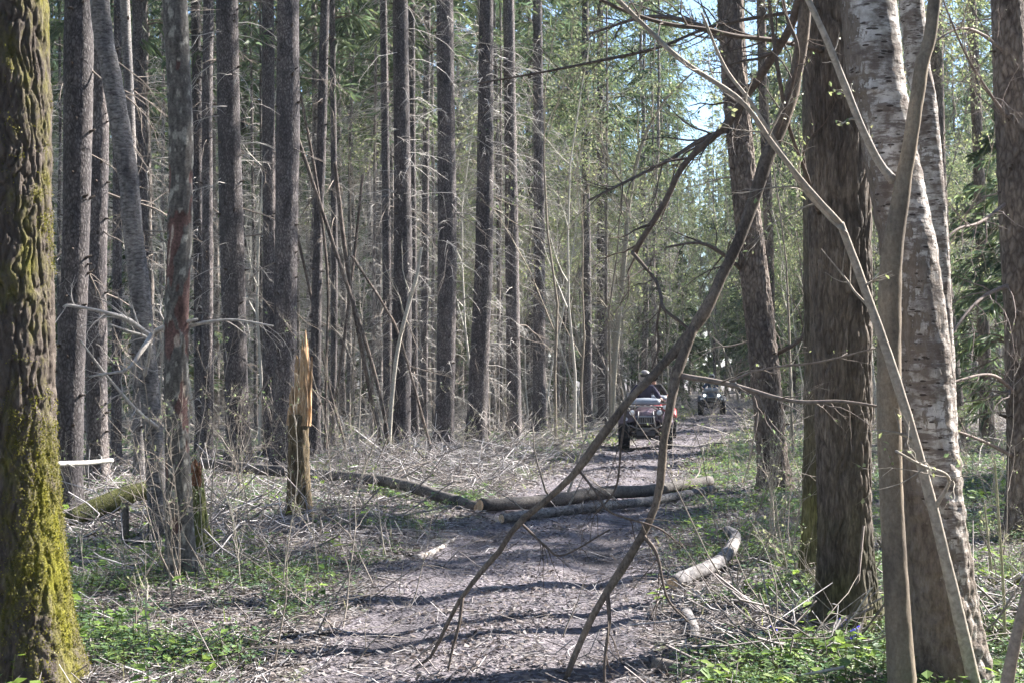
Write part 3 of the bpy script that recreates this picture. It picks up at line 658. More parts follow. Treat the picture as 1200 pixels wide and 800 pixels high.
BT = [bush_meshes(270+k, H, r_, 3, 1, leaf=0, col=cl, spread=.1, wob=.22, up=.3, kids=(6, 10), ratio=(.15, .35)) for k, (H, r_, cl) in enumerate([(9, .035, (.40, .38, .33)), (11, .04, (.46, .44, .39)), (7, .028, (.34, .31, .27))])]
for k in range(44):
    y = rnd.uniform(30, 68); px = rnd.uniform(120, 700) if k < 28 else rnd.uniform(700, 1190); x = (px-600)/F*y
    if abs(x-trail_x(y)) < 1.8 or (720 < px < 800 and y < 36) or 815 < px < 872: continue
    put('bare_young_tree', BT[rnd.randrange(3)], (x, y, ghf(x, y)), 'thin pale bare young tree among the spruces', 'young tree', 'thin pale bare young trees among the spruces', rnd.random()*6.28, rnd.uniform(.8, 1.25))
LT = [bush_meshes(250+k, H, r_, 3, 1, leaf=6.5, lsize=.085, col=(.26, .24, .20), spread=.1, wob=.3, up=.25, kids=(7, 11)) for k, (H, r_) in enumerate([(12, .06), (14, .07), (10, .055)])]
for px, y in [(645, 56), (662, 74), (676, 60), (700, 52), (712, 70), (738, 62), (752, 82), (770, 70), (786, 58), (660, 88), (705, 90), (742, 96), (790, 92), (612, 62), (585, 78), (545, 70), (505, 62), (905, 50), (925, 62), (948, 74), (880, 74), (866, 90), (905, 90), (1000, 60), (1035, 72), (1120, 56), (1150, 70), (1180, 60), (1100, 84), (440, 70), (380, 80), (300, 72), (845, 112), (815, 104), (640, 104), (890, 60)]:
    x = (px-600)/F*y
    if abs(x-trail_x(y)) < 1.6: x += 2.5
    put('young_tree', LT[rnd.randrange(3)], (x, y, ghf(x, y)), 'slender young broadleaf tree just coming into pale green leaf', 'young tree', 'young trees coming into leaf among the spruces', rnd.random()*6.28, rnd.uniform(.85, 1.2))
# young spruces in the shade
YS = crown_mesh('crown', .5, 7.5, 1.9, 90, 34, 77, .07, .38, True); YSTR = trunk_mesh('trunk', 8, .06, 71, 8, 20, .1)
for px, y in [(40, 40), (180, 46), (110, 58), (255, 60), (425, 55), (1150, 38), (1060, 46), (1105, 60), (1000, 52), (930, 58), (800, 72), (770, 64), (1190, 30), (330, 66), (560, 70), (640, 66)]:
    x = (px-600)/F*y; s = rnd.uniform(.9, 1.5)
    t = thing('young_spruce', 'bushy young spruce tree growing in shade among the tall trunks', 'tree', (x, y, ghf(x, y)), rnd.random()*6, 'young spruces growing under the tall trees')
    link('trunk', YSTR, t, scale=(s, s, s)); link('crown', YS, t, scale=(s, s, s))

FCR = crown_mesh('crown', 1.5, 23, 2.6, 150, 46, 88, .11, .6)
low = []
for px, y in [(886, 70), (884, 58), (852, 122), (872, 112), (905, 78), (930, 88), (960, 95), (1000, 85), (1070, 80), (1150, 84), (808, 130), (730, 124), (640, 120), (540, 100), (450, 96), (360, 90), (250, 94), (150, 88), (60, 92), (870, 104), (895, 100), (1190, 92), (1110, 98), (920, 66), (945, 74)]:
    x = (px-600)/F*y; k = rnd.uniform(.85, 1.1)
    if abs(x-trail_x(y)) < 2.2: x += 3
    t = thing('bushy_spruce', 'bushy spruce clothed in green to the ground far back in the wood', 'tree', (x, y, ghf(x, y)), rnd.random()*6, 'bushy spruces closing the view far back')
    link('trunk', TRUNKS[1], t, scale=(k, k, k)); link('crown', FCR, t, scale=(k, k, k)); low.append(t)
# distant wood and the wood around, out of the picture: one mass each, instanced on points
def gn_wood(name, pts, label, proto):
    me = bpy.data.meshes.new(name); me.from_pydata([tuple(p) for p in pts], [], [])
    a = me.attributes.new('spin', 'FLOAT', 'POINT'); a.data.foreach_set('value', R.rand(len(pts)).astype(np.float32)*6.28)
    a = me.attributes.new('siz', 'FLOAT', 'POINT'); a.data.foreach_set('value', R.uniform(.8, 1.15, len(pts)).astype(np.float32))
    a = me.attributes.new('pick', 'INT', 'POINT'); a.data.foreach_set('value', R.randint(0, len(proto), len(pts)).astype(np.int32))
    o = link(name, me, kind='stuff', label=label)
    g = bpy.data.node_groups.new(name, 'GeometryNodeTree')
    g.interface.new_socket('Geometry', in_out='INPUT', socket_type='NodeSocketGeometry'); g.interface.new_socket('Geometry', in_out='OUTPUT', socket_type='NodeSocketGeometry')
    nn = g.nodes; L = g.links; gi = nn.new('NodeGroupInput'); go = nn.new('NodeGroupOutput')
    iop = nn.new('GeometryNodeInstanceOnPoints'); j = nn.new('GeometryNodeJoinGeometry')
    for tr in reversed(proto):
        jj = nn.new('GeometryNodeJoinGeometry')
        for p in tr:
            oi = nn.new('GeometryNodeObjectInfo'); oi.transform_space = 'ORIGINAL'; oi.inputs[0].default_value = p; L.new(oi.outputs['Geometry'], jj.inputs[0])
        gt = nn.new('GeometryNodeGeometryToInstance'); L.new(jj.outputs[0], gt.inputs[0]); L.new(gt.outputs[0], j.inputs[0])
    L.new(gi.outputs[0], iop.inputs['Points']); L.new(j.outputs[0], iop.inputs['Instance']); iop.inputs['Pick Instance'].default_value = True
    def at(nm, ty): x = nn.new('GeometryNodeInputNamedAttribute'); x.data_type = ty; x.inputs['Name'].default_value = nm; return x.outputs[0]
    L.new(at('pick', 'INT'), iop.inputs['Instance Index'])
    cx = nn.new('ShaderNodeCombineXYZ'); L.new(at('spin', 'FLOAT'), cx.inputs[2]); L.new(cx.outputs[0], iop.inputs['Rotation']); L.new(at('siz', 'FLOAT'), iop.inputs['Scale'])
    L.new(iop.outputs[0], go.inputs[0]); md = o.modifiers.new('wood', 'NODES'); md.node_group = g; return o
fill = [o for o in bpy.data.objects if o.name.startswith('spruce_tree') and o.get('group')][:4]
proto = [[c for c in o.children] for o in fill]
pts = []
while len(pts) < 620:
    y = math.sqrt(rnd.uniform(92**2, 175**2)); x = rnd.uniform(-.42, .42)*y
    if abs(x-trail_x(y)) > 2.6: pts.append((x, y, -.05))
gn_wood('distant_wood', pts, 'spruce wood closing the view at the end of the track', proto[:3]+[[c for c in low[0].children]])
pts = []
def zone(n, fx, fy):
    k = 0; tr = 0
    while k < n and tr < 20000:
        tr += 1; y = fy(); x = fx(y)
        if abs(x) < max(.40*y, 0)+1.2 and y > -1: continue
        if abs(x-trail_x(y)) < 2.6 or (x*x+y*y) < 12: continue
        if any((x-a)**2+(y-b_)**2 < 1.7**2 for a, b_, _ in pts): continue
        if any(abs((x-tx)*cos(SUN_AZ)-(y-ty_)*sin(SUN_AZ)) < 2.7 and (x-tx)*sin(SUN_AZ)+(y-ty_)*cos(SUN_AZ) > 0 for tx, ty_ in ((-2.6, 7.5), (2.1, 7.1))): continue   # gaps kept in the unseen wood so the sun reaches two near trunks
        pts.append((x, y, -.05)); k += 1
zone(110, lambda y: rnd.uniform(-26, 26), lambda: rnd.uniform(-26, 3))            # behind the camera
zone(34, lambda y: .4*y+rnd.uniform(1.5, 24), lambda: rnd.uniform(3, 26))
zone(12, lambda y: .4*y+rnd.uniform(2, 30), lambda: rnd.uniform(30, 95))
zone(40, lambda y: -.4*y-rnd.uniform(1.5, 14), lambda: rnd.uniform(2, 60))
gn_wood('surrounding_wood', pts, 'spruce wood on both sides of the track', proto+[[c for c in low[0].children]])
#PART2
# ---------------------------------------------------------------- logs, branches and sticks
def path_part(name, pts, parent, mat, sides=8, n=None, rough=.0, col=(1, 1, 1), cap=True, origin=None, seed=0, end_col=None):
    """pts (x,y,z,r) world; one mesh, coordinates relative to origin"""
    A = np.array(pts, float); n = n or max(8, int(np.linalg.norm(np.diff(A[:, :3], axis=0), axis=1).sum()*9)); n = min(n, 160)
    S = spline(A, n); r_ = np.clip(S[:, 3], .0012, None); v_, q_, t_ = tubes(S[None, :, :3], r_[None], sides, cap=cap)
    if rough:
        C = v_[:n*sides]; cen = np.repeat(S[:, :3], sides, 0); k = 1+rough*noise3(C*9+seed)+rough*.6*noise3(C*28+seed); v_[:n*sides] = cen+(C-cen)*k[:, None]
    if origin is not None: v_ = v_-np.asarray(origin)
    b = MB(); c = np.broadcast_to(np.array(col, float), (len(v_), 3)).copy()
    if end_col is not None and cap: c[n*sides:] = end_col; 
    b.add(v_, q_, t_, c=c); return b.obj(name, mat, parent)
def P4(px, py, d, w_): p = PX(px, py, d); return (p[0], p[1], p[2], .5*w_*d/F)
def onground(px, py, w_, lift=0.):
    d = dist_of(py); r_ = .5*w_*d/F; p = GX(px, py); return (p[0], p[1], p[2]+r_*.7+lift, r_)
CUT = mat_bark('cut_wood', (.45, .30, .18), (.62, .46, .30), (.75, .62, .45), 40, 1, .003, None, 0, .05)
PALE = mat_bark('pale_bark', (.10, .095, .095), (.27, .26, .265), (.44, .43, .43), 14, 1.5, .005, (.2, .17, .15), .2, .05, vw=.3)
MOSSM = mat_bark('moss_bark', (.05, .05, .025), (.11, .12, .035), (.20, .20, .07), 40, 1, .01, None, 0, .1)
def log(name, pts, label, cat, mat='log', sides=16, rough=.12, col=(1, 1, 1), group=None, ends=True, world=False, kids=0, seed=1):
    A = pts if world else [onground(*p) for p in pts]
    o = A[0][:3]; t = thing(name, label, cat, o, 0, group)
    m = MT[mat] if isinstance(mat, str) else mat
    path_part('bark', A, t, m, sides, None, rough, col, True, o, seed)
    if ends:
        for e, i in ((A[0], A[1]), (A[-1], A[-2])):
            e_ = np.array(e[:3]); dr = e_-np.array(i[:3]); dr /= np.linalg.norm(dr)
            v_, q_, t_ = tubes(np.array([[e_-dr*.02, e_+dr*.006]]), np.array([[e[3]*.9, e[3]*.86]]), 12, cap=True); b = MB(); b.add(v_-np.array(o), q_, t_); b.obj('cut_end', CUT, t, False)
    rg = np.random.RandomState(seed*7+3)
    for k in range(kids):
        s = rg.uniform(.1, .95)*(len(A)-1); i = min(int(s), len(A)-2); p = np.array(A[i])*(1-(s-i))+np.array(A[i+1])*(s-i)
        out = grow(p[:3]-np.array(o), np.array([rg.uniform(-1, 1), rg.uniform(-.7, .4), rg.uniform(.3, 1)]), rg.uniform(.4, 1.1), max(p[3]*.22, .006), 1, rg, [], up=-.1, kids=(2, 5))
        v_, q_, _ = tubes(np.array([x[0] for x in out]), np.array([x[1] for x in out]), 4); b = MB(); b.add(v_, q_, c=(.27, .24, .21)); b.obj('side_branch', MT['twig'], t)
    return t
log('fallen_log', [(236, 566, 12, .2), (310, 572, 13, .18), (400, 579, 13, .14), (470, 586, 14, .09), (520, 592, 14, .04), (560, 599, 13)], 'long grey fallen trunk from the mossy stump to its break by the track', 'fallen log', kids=6, seed=2)
log('fallen_log', [(563, 601, 15, .04), (640, 596, 15, .06), (700, 590, 15, .08), (760, 584, 14, .08), (832, 575, 12, .06)], 'broken fallen trunk lying across the track in line with the first', 'fallen log', kids=3, seed=3)
log('fallen_log', [(588, 611, 12, .03), (640, 607, 12, .03), (700, 601, 11, .04), (770, 591, 10, .04), (835, 580, 8, .03)], 'thinner mottled trunk lying across the track just in front of the thick one', 'fallen log', mat='alder', kids=3, seed=4)
log('fallen_log', [P4(78, 612, 14.6, 22), P4(120, 592, 14.8, 24), (*P4(160, 577, 15, 22)[:3], .1), P4(197, 566, 15.2, 20)], 'mossy broken trunk propped up off the ground behind the leaning lichen tree', 'fallen log', mat=MOSSM, world=True, seed=5, rough=.25)
log('fallen_log', [(60, 668, 12), (130, 667, 11), (190, 666, 11), (272, 661, 8)], 'grey pole lying flat behind the foot of the peeled dead tree', 'fallen log', mat='alder', seed=6)
log('fallen_log', [(788, 693, 17, .03), (806, 686, 17, .04), (826, 682, 17, .05), (846, 672, 16, .06), (858, 658, 15, .07), (862, 646, 12, .09), (852, 640, 10, .1)], 'short crooked pale log bent like an elbow on the green verge', 'fallen log', mat=PALE, seed=7, sides=20)
log('fallen_log', [(804, 724, 15), (812, 740, 14), (816, 757, 12)], 'short pale barkless log end poking out of the plants below the crooked log', 'fallen log', mat=PALE, seed=8)
log('fallen_log', [(770, 783, 18), (800, 792, 17), (850, 802, 15)], 'brown log at the lower edge of the track under the hanging branch', 'fallen log', mat='log', seed=9, col=(.9, .75, .65))
log('fallen_log', [(1128, 684, 13), (1165, 689, 15), (1215, 694, 16)], 'log covered in bright green moss beyond the large birch', 'fallen log', mat=MOSSM, seed=10, rough=.2)
log('fallen_branch', [(484, 658, 8), (500, 651, 8), (515, 644, 7), (526, 636, 4), (538, 626, 2)], 'white barked broken branch lying at the edge of the track', 'branch', mat='birch', col=(.1, .1, .1), sides=10, seed=11)
log('fallen_branch', [P4(86, 742, 8.6, 6), P4(92, 770, 8.4, 9), P4(100, 800, 8.2, 12)], 'pale curved branch sticking up beside the foot of the mossy tree', 'branch', mat='alder', world=True, seed=12, sides=10)
log('fallen_branch', [(88, 802, 12), (108, 786, 10), (134, 772, 7)], 'pale forked branch lying at the foot of the mossy tree', 'branch', mat='alder', seed=13, sides=10)
log('dead_post', [P4(146, 640, 13.4, 8), P4(147, 615, 13.4, 9), P4(146, 588, 13.4, 9)], 'small reddish broken upright snag under the propped mossy trunk', 'stump', mat='log', world=True, col=(1.0, .62, .5), seed=14, sides=10)
sticks = [([(330, 665, 5), (375, 667, 5), (415, 659, 4)], 'dark straight stick across the sunny patch near the stump'),
          ([(290, 692, 4), (350, 690, 4), (400, 683, 4), (462, 688, 3)], 'long thin dark stick at the edge of the sunlit litter'),
          ([(230, 663, 5), (258, 664, 6), (300, 672, 5), (330, 672, 3)], 'pale crooked stick in front of the low mossy stump'),
          ([(205, 680, 5), (240, 695, 4), (290, 716, 4), (330, 730, 3)], 'slanting brown stick starting at the foot of the peeled dead tree'),
          ([(150, 722, 5), (220, 716, 5), (300, 727, 4)], 'long stick lying between the dead tree and the near plants'),
          ([(300, 752, 4), (390, 742, 4), (470, 724, 3)], 'thin stick pointing towards the middle of the track'),
          ([(130, 742, 4), (200, 752, 4), (260, 750, 5)], 'thin dark stick among plants by the mossy tree'),
          ([(1060, 740, 6), (1110, 722, 7), (1180, 740, 6)], 'grey stick in the plants behind the birch foot'),
          ([(1130, 716, 8), (1160, 722, 9), (1230, 726, 9)], 'thick grey branch lying below the green mossy log'),
          ([(1135, 752, 9), (1165, 768, 9), (1215, 790, 8)], 'brown branch lying diagonally in the corner beyond the birch'),
          ([(900, 792, 7), (950, 786, 8), (1010, 796, 8)], 'pale log like branch under the blue flowers'),
          ([(870, 745, 4), (905, 720, 4), (935, 690, 3)], 'thin stick leaning through plants by the furrowed tree'),
          ([(630, 745, 3), (700, 738, 3), (770, 750, 3)], 'short twiggy stick lying on the track between the hanging branches'),
          ([(395, 655, 3), (425, 640, 3), (468, 618, 3)], 'thin pale stick leaning out of the brush pile edge')]
for k, (p, l) in enumerate(sticks): log('stick', p, l, 'stick', mat='log', sides=7, ends=False, seed=20+k, kids=2 if k % 2 else 1, rough=.15)
for k in range(36):
    px, py = (rnd.uniform(90, 480), rnd.uniform(600, 790)) if k < 22 else (rnd.uniform(760, 1040), rnd.uniform(590, 790))
    if abs(px-70) < 30: continue
    L = rnd.uniform(18, 60); a = rnd.gauss(0, .22)
    log('stick', [(px, py, 2.6), (px+L, py+L*a*.5, 3.2), (px+2*L, min(py+L*a*1.4, 798), 2.)], 'weathered stick lying in the litter beside the track', 'stick', mat='log', sides=5, ends=False, seed=60+k, kids=1, group='loose sticks lying in the leaf litter', rough=.1)

# children of standing trees: the twiggy pale boughs on the left
def bough(parent, pts, name='bough', col=(.42, .39, .36), sub=6, seed=0, lv=1, sides=7, leaf=0, sl=(.15, .45), up=-.1):
    o = np.array(parent.location); A = np.array([P4(*p) for p in pts]); S = spline(A, 26)
    rg = np.random.RandomState(seed); b = MB(); v_, q_, t_ = tubes(S[None, :, :3], S[None, :, 3]*(1+.16*noise3(S[:, :3]*14))[None], sides, cap=True); 
    b.add(v_-o, q_, t_, c=col); bo = b.obj(name, MT['twig'], parent); out = []
    for k in range(sub):
        s = rg.uniform(.15, .98)*25; i = min(int(s), 24); p = S[i, :3]; T = S[i+1, :3]-S[i, :3]; T /= np.linalg.norm(T); sd = np.cross(T, rg.randn(3)); sd /= np.linalg.norm(sd)
        grow(p, T*.8+sd*rg.uniform(.5, 1.1), rg.uniform(*sl), max(S[i, 3]*.45, .0018), lv, rg, out, wob=.5, up=up, kids=(2, 5))
    if out:
        b = MB(); v_, q_, _ = tubes(np.array([x[0] for x in out])-o, np.array([x[1] for x in out]), 4); b.add(v_, q_, c=np.array(col)*.9); b.obj('twigs', MT['twig'], bo, kind='stuff')
        if leaf:
            L_ = leaves_on(out, rg, leaf, .028, SPRING, (0,))
            if L_: b = MB(); b.add(L_[0]-o, L_[1], c=L_[2]); b.obj('buds', MT['leaf'], bo, False, kind='stuff')
    return bo
byname = {t['label']: t for t, f in named}
mossy = named[0][0]; alder = [t for t, f in named if t.name.startswith('alder')][0]; deadt = [t for t, f in named if t.name.startswith('dead_tree')][0]
bough(mossy, [(45, 546, 7.9, 6), (70, 543, 8.1, 6.5), (100, 542, 8.4, 6), (131, 539, 8.7, 5.5)], sub=3, col=(.34, .33, .31), sl=(.05, .15))
bough(deadt, [(232, 374, 11, 3), (205, 380, 11, 5), (182, 389, 11.2, 7), (165, 412, 11, 6), (150, 432, 10.9, 4), (122, 438, 10.7, 3), (104, 441, 10.6, 2)], sub=10, seed=5, sl=(.15, .4))
bough(alder, [(178, 395, 13.4, 6), (150, 375, 13.2, 6), (130, 368, 13, 5), (104, 362, 12.9, 4), (80, 358, 12.8, 4), (74, 360, 12.8, 3)], sub=8, seed=6, sl=(.2, .5))
bough(alder, [(184, 500, 13.4, 5), (160, 480, 13.1, 4), (125, 440, 12.9, 3), (95, 400, 12.7, 2)], sub=8, seed=7, sl=(.2, .5))
bough(deadt, [(212, 385, 11.1, 5), (240, 378, 11, 4), (275, 375, 11, 3), (320, 382, 10.9, 2)], sub=8, seed=8, sl=(.15, .4))
bough(alder, [(170, 440, 13.4, 5), (175, 400, 13.2, 4), (150, 388, 13, 3), (128, 380, 12.9, 2)], sub=6, seed=9)
# poles leaning through the left stand
for k, (p, wd, l) in enumerate([([(345, 150), (385, 270), (425, 390), (447, 470)], 8, 'dark dead pole leaning down to the right behind the stump'),
                     ([(352, 110), (372, 220), (384, 330), (382, 440)], 6, 'thin dead pole leaning on the stout spruce trunk'),
                     ([(412, 300), (432, 330), (452, 362), (470, 400)], 5, 'short dead pole wedged against the knotty spruce'),
                     ([(392, 190), (408, 320), (428, 430), (446, 520)], 9, 'crooked dark dead pole ending at the knotty spruce foot'),
                     ([(340, 240), (365, 350), (385, 450), (404, 520)], 6, 'grey dead pole slanting behind the splintered stump'),
                     ([(425, 205), (415, 300), (400, 420), (385, 520)], 6, 'dead pole leaning the other way across the dark ones')]):
    d = 26.5+k*.5; gy = 442+F*CAM_H/d; x, y = p[-1]; x0, y0 = p[-2]; sl = (x-x0)/(y-y0)
    A = [P4(a, b_, d, wd*.55) for a, b_ in p]+[P4(x+(gy-y)*sl*.6, gy+2, d, wd*.75)]
    log('dead_pole', A, l, 'dead pole', mat='dark', world=True, sides=8, seed=80+k, ends=False, kids=4)

# sapling curving beside the track bend and the pale curved one at the knotty trunk
def sapling(pts, label, col, seed, sub=9, d=None, leaf=.8, forks=(), cat='sapling', sl=(.5, 1.4), group=None, sides=8):
    A = np.array([P4(*p) for p in pts]); o = A[0, :3].copy(); t = thing('sapling', label, cat, o, 0, group)
    S = spline(A, 60); C = spline(A, 60)
    path_part('stem', [tuple(a) for a in A], t, MT['twig'], sides, 60, .06, col, True, o, seed)
    for k, f in enumerate(forks): bough(t, f, 'fork', col, 7, seed+k+1, leaf=leaf, sl=sl)
    rg = np.random.RandomState(seed); out = []
    for k in range(sub):
        i = rg.randint(15, 58); T = S[i+1, :3]-S[i, :3]; T /= np.linalg.norm(T); sd = np.cross(T, rg.randn(3)); sd /= np.linalg.norm(sd)
        grow(S[i, :3], T+sd*rg.uniform(.5, 1.1), rg.uniform(*sl), max(S[i, 3]*.4, .002), 1, rg, out, wob=.4, up=.05, kids=(3, 6))
    if out:
        b = MB(); v_, q_, _ = tubes(np.array([x[0] for x in out])-o, np.array([x[1] for x in out]), 4); b.add(v_, q_, c=np.array(col)*.9); b.obj('twigs', MT['twig'], t, kind='stuff')
        if leaf:
            L_ = leaves_on(out, rg, leaf, .035, SPRING)
            if L_: b = MB(); b.add(L_[0]-o, L_[1], c=L_[2]); b.obj('leaves', MT['leaf'], t, False, kind='stuff')
    return t
sapling([(716, 503, 43, 7), (720, 430, 43, 7), (727, 350, 43, 6.5), (733, 290, 43, 6), (737, 240, 43, 5), (752, 170, 42.5, 4), (778, 120, 42, 3), (812, 85, 41.5, 2)], 'curved bare sapling standing at the bend of the path', (.30, .27, .21), 301,
        16, forks=[[(736, 242, 43, 4), (722, 205, 43, 3.5), (706, 170, 43, 3), (704, 140, 43, 2)]], leaf=2.0, sl=(.8, 2.2))
sapling([(455, 540, 27, 5), (459, 470, 27, 5), (466, 410, 27, 4.5), (478, 360, 27, 4.5), (488, 325, 27, 4), (494, 290, 27, 3)], 'pale sapling curving in front of the knotty bluish spruce', (.42, .39, .33), 302, 5)

# the fused smooth stem and the leaning forked stem by the birch
ft, ff = hero('sapling', [(1094, -5, 15), (1078, 80, 17), (1065, 165, 18), (1054, 235, 22), (1044, 310, 27), (1042, 440, 29), (1044, 560, 29), (1050, 680, 30), (1056, 780, 31)], 838, 'stem',
              'smooth grey brown young trunk growing against the front of the birch', 'tree', H=8, sides=40, rings=200, flare=.2, disp=lambda C, A, Z: .0025*noise3(C*np.array([30, 30, 12])))
bough(ft, [(1047, 212, 6.75, 11), (1030, 190, 6.7, 10), (1010, 150, 6.6, 9), (990, 100, 6.5, 8.5), (968, 45, 6.4, 8), (940, -15, 6.3, 7)], col=(.40, .37, .33), sub=4, seed=31, sl=(.1, .3), leaf=1.2, sides=10)
ls = sapling([(1150, 836, 6.75, 17), (1128, 740, 6.7, 15), (1108, 655, 6.65, 13.5), (1088, 575, 6.6, 12.5), (1052, 450, 6.5, 11.5), (1012, 335, 6.4, 10), (985, 262, 6.3, 9)], 'long slender forked stem leaning left across the birch', (.36, .32, .27), 303, 3, leaf=1.,
             forks=[[(985, 262, 6.3, 7), (945, 218, 6.2, 6.5), (905, 168, 6.1, 6.5), (868, 118, 6.0, 6), (800, 72, 5.9, 6), (760, 35, 5.9, 5.5), (712, -12, 5.8, 5)],
                    [(992, 275, 6.3, 6), (945, 225, 6.3, 5.5), (912, 172, 6.25, 5), (880, 120, 6.2, 4.5), (850, 80, 6.2, 4), (822, 15, 6.1, 3)],
                    [(1094, 598, 6.62, 6), (1112, 560, 6.5, 4), (1080, 545, 6.4, 4), (1050, 528, 6.3, 3)]], sl=(.12, .4), sides=12)
sapling([(1178, 812, 5.9, 16), (1186, 770, 5.9, 15), (1196, 725, 5.9, 13), (1212, 660, 5.9, 12), (1230, 600, 5.9, 10)], 'brown stem cut off by the frame in front of the mossy log', (.30, .24, .19), 304, 0, leaf=0)
sapling([(1178, 765, 8, 4), (1176, 690, 8, 3.5), (1170, 600, 8, 3), (1166, 540, 8, 2)], 'upright thin green shoot beyond the birch nearest the corner', (.36, .34, .22), 305, 2, leaf=.5, sl=(.1, .3))
sapling([(1166, 700, 10, 3), (1160, 650, 10, 3), (1154, 590, 10, 2)], 'thin leaning shoot rising behind the green mossy log', (.34, .32, .22), 306, 2, leaf=.5, sl=(.1, .3))

# ---------------------------------------------------------------- the broken branch hanging over the track
D0 = 7.9
hb = thing('hanging_branch', 'long broken forked branch hanging down across the path from the trees', 'branch', PX(815, 370, D0))
def hb_part(name, pts, rough=.1, sides=14, seed=0):
    return path_part(name, [P4(p[0], p[1], p[2], p[3]*.76) for p in pts], hb, MT['limb'], sides, None, rough*1.8, (1, 1, 1), True, np.array(hb.location), seed)
hb_part('main_limb', [(948, -30, 8.1, 19), (938, 60, 8.1, 20), (922, 130, 8.05, 22), (898, 190, 8, 21), (882, 240, 8, 19), (862, 290, 7.95, 19), (845, 325, 7.95, 18), (828, 362, 7.9, 19), (806, 394, 7.9, 17), (772, 433, 7.9, 13), (738, 468, 7.85, 12), (704, 512, 7.85, 13), (684, 541, 7.85, 12), (668, 560, 7.85, 11), (640, 586, 7.85, 10), (606, 614, 7.85, 10), (588, 642, 7.85, 8.5), (562, 672, 7.85, 8), (536, 707, 7.85, 7), (520, 740, 7.85, 6), (504, 770, 7.85, 5), (484, 784, 7.8, 4)], .13, 18, 1)
hb_part('fork_limb', [(820, 372, 7.9, 14), (806, 402, 7.88, 15), (792, 440, 7.85, 15), (785, 480, 7.8, 14), (777, 520, 7.8, 14), (775, 560, 7.8, 13), (768, 592, 7.8, 12), (752, 628, 7.75, 12), (730, 664, 7.75, 12), (708, 698, 7.7, 12), (690, 730, 7.7, 11), (676, 762, 7.65, 10), (662, 800, 7.6, 9)], .14, 16, 2)
DK = (.13, .105, .09)
bough(hb, [(940, -10, 8.1, 12), (925, 35, 8.2, 11), (900, 75, 8.3, 10), (875, 112, 8.4, 10), (850, 148, 8.4, 9), (818, 176, 8.4, 8), (797, 200, 8.4, 7), (780, 236, 8.4, 7), (756, 275, 8.4, 7), (741, 298, 8.4, 6)], 'side_limb', DK, 12, 41, 1, 9, .4, (.2, .6))
bough(hb, [(741, 296, 8.4, 5), (755, 312, 8.3, 4.5), (768, 328, 8.2, 4), (774, 345, 8.1, 4), (778, 362, 8, 4), (798, 378, 7.95, 4), (812, 390, 7.9, 4)], 'side_limb', DK, 6, 42, 1, 7, 0, (.15, .4))
bough(hb, [(776, 350, 8.1, 3.5), (770, 380, 8.1, 3), (772, 405, 8.1, 3), (764, 432, 8.05, 2)], 'side_limb', DK, 3, 43, 1, 6, 0, (.1, .3), -.4)
bough(hb, [(798, 440, 7.85, 7), (850, 449, 7.8, 6), (880, 457, 7.75, 5.5), (915, 467, 7.7, 5), (945, 471, 7.65, 4.5), (985, 470, 7.6, 4), (1030, 476, 7.55, 3)], 'side_limb', (.2, .17, .15), 9, 44, 1, 8, .3, (.15, .5))
bough(hb, [(855, 448, 7.8, 3.5), (880, 436, 7.8, 3), (915, 429, 7.75, 3), (960, 424, 7.7, 2.5), (1025, 408, 7.7, 2)], 'side_limb', (.2, .17, .15), 5, 45, 1, 6, .5, (.1, .3))
bough(hb, [(755, 628, 7.75, 6), (770, 650, 7.7, 4), (782, 700, 7.65, 3), (806, 728, 7.6, 2.5)], 'side_limb', DK, 6, 46, 1, 6, 0, (.15, .4), -.4)
bough(hb, [(712, 694, 7.7, 6), (714, 730, 7.65, 5), (709, 770, 7.6, 4), (708, 812, 7.55, 3)], 'side_limb', DK, 4, 47, 1, 6, 0, (.1, .3), -.4)
bough(hb, [(542, 698, 7.85, 5), (538, 730, 7.8, 4), (528, 770, 7.75, 3.5), (521, 812, 7.7, 3)], 'side_limb', DK, 3, 48, 1, 6, 0, (.1, .25), -.4)
bough(hb, [(735, 470, 7.85, 4), (728, 520, 7.8, 3), (722, 570, 7.8, 2.5), (700, 600, 7.8, 2)], 'side_limb', DK, 7, 49, 1, 6, 0, (.15, .4), -.3)
bough(hb, [(678, 550, 7.85, 3.5), (700, 578, 7.8, 3), (716, 600, 7.75, 3), (770, 618, 7.7, 2.5), (800, 640, 7.7, 2)], 'side_limb', DK, 9, 50, 1, 6, 0, (.15, .45), -.3)
bough(hb, [(610, 612, 7.85, 3), (640, 640, 7.8, 3), (660, 650, 7.8, 2.5), (715, 620, 7.75, 2)], 'side_limb', DK, 9, 51, 1, 6, 0, (.15, .4), -.4)
bough(hb, [(905, 170, 8, 6), (925, 110, 7.9, 5), (935, 60, 7.8, 5), (922, 20, 7.8, 4), (915, -15, 7.8, 4)], 'side_limb', DK, 4, 52, 1, 6, .8, (.1, .4))
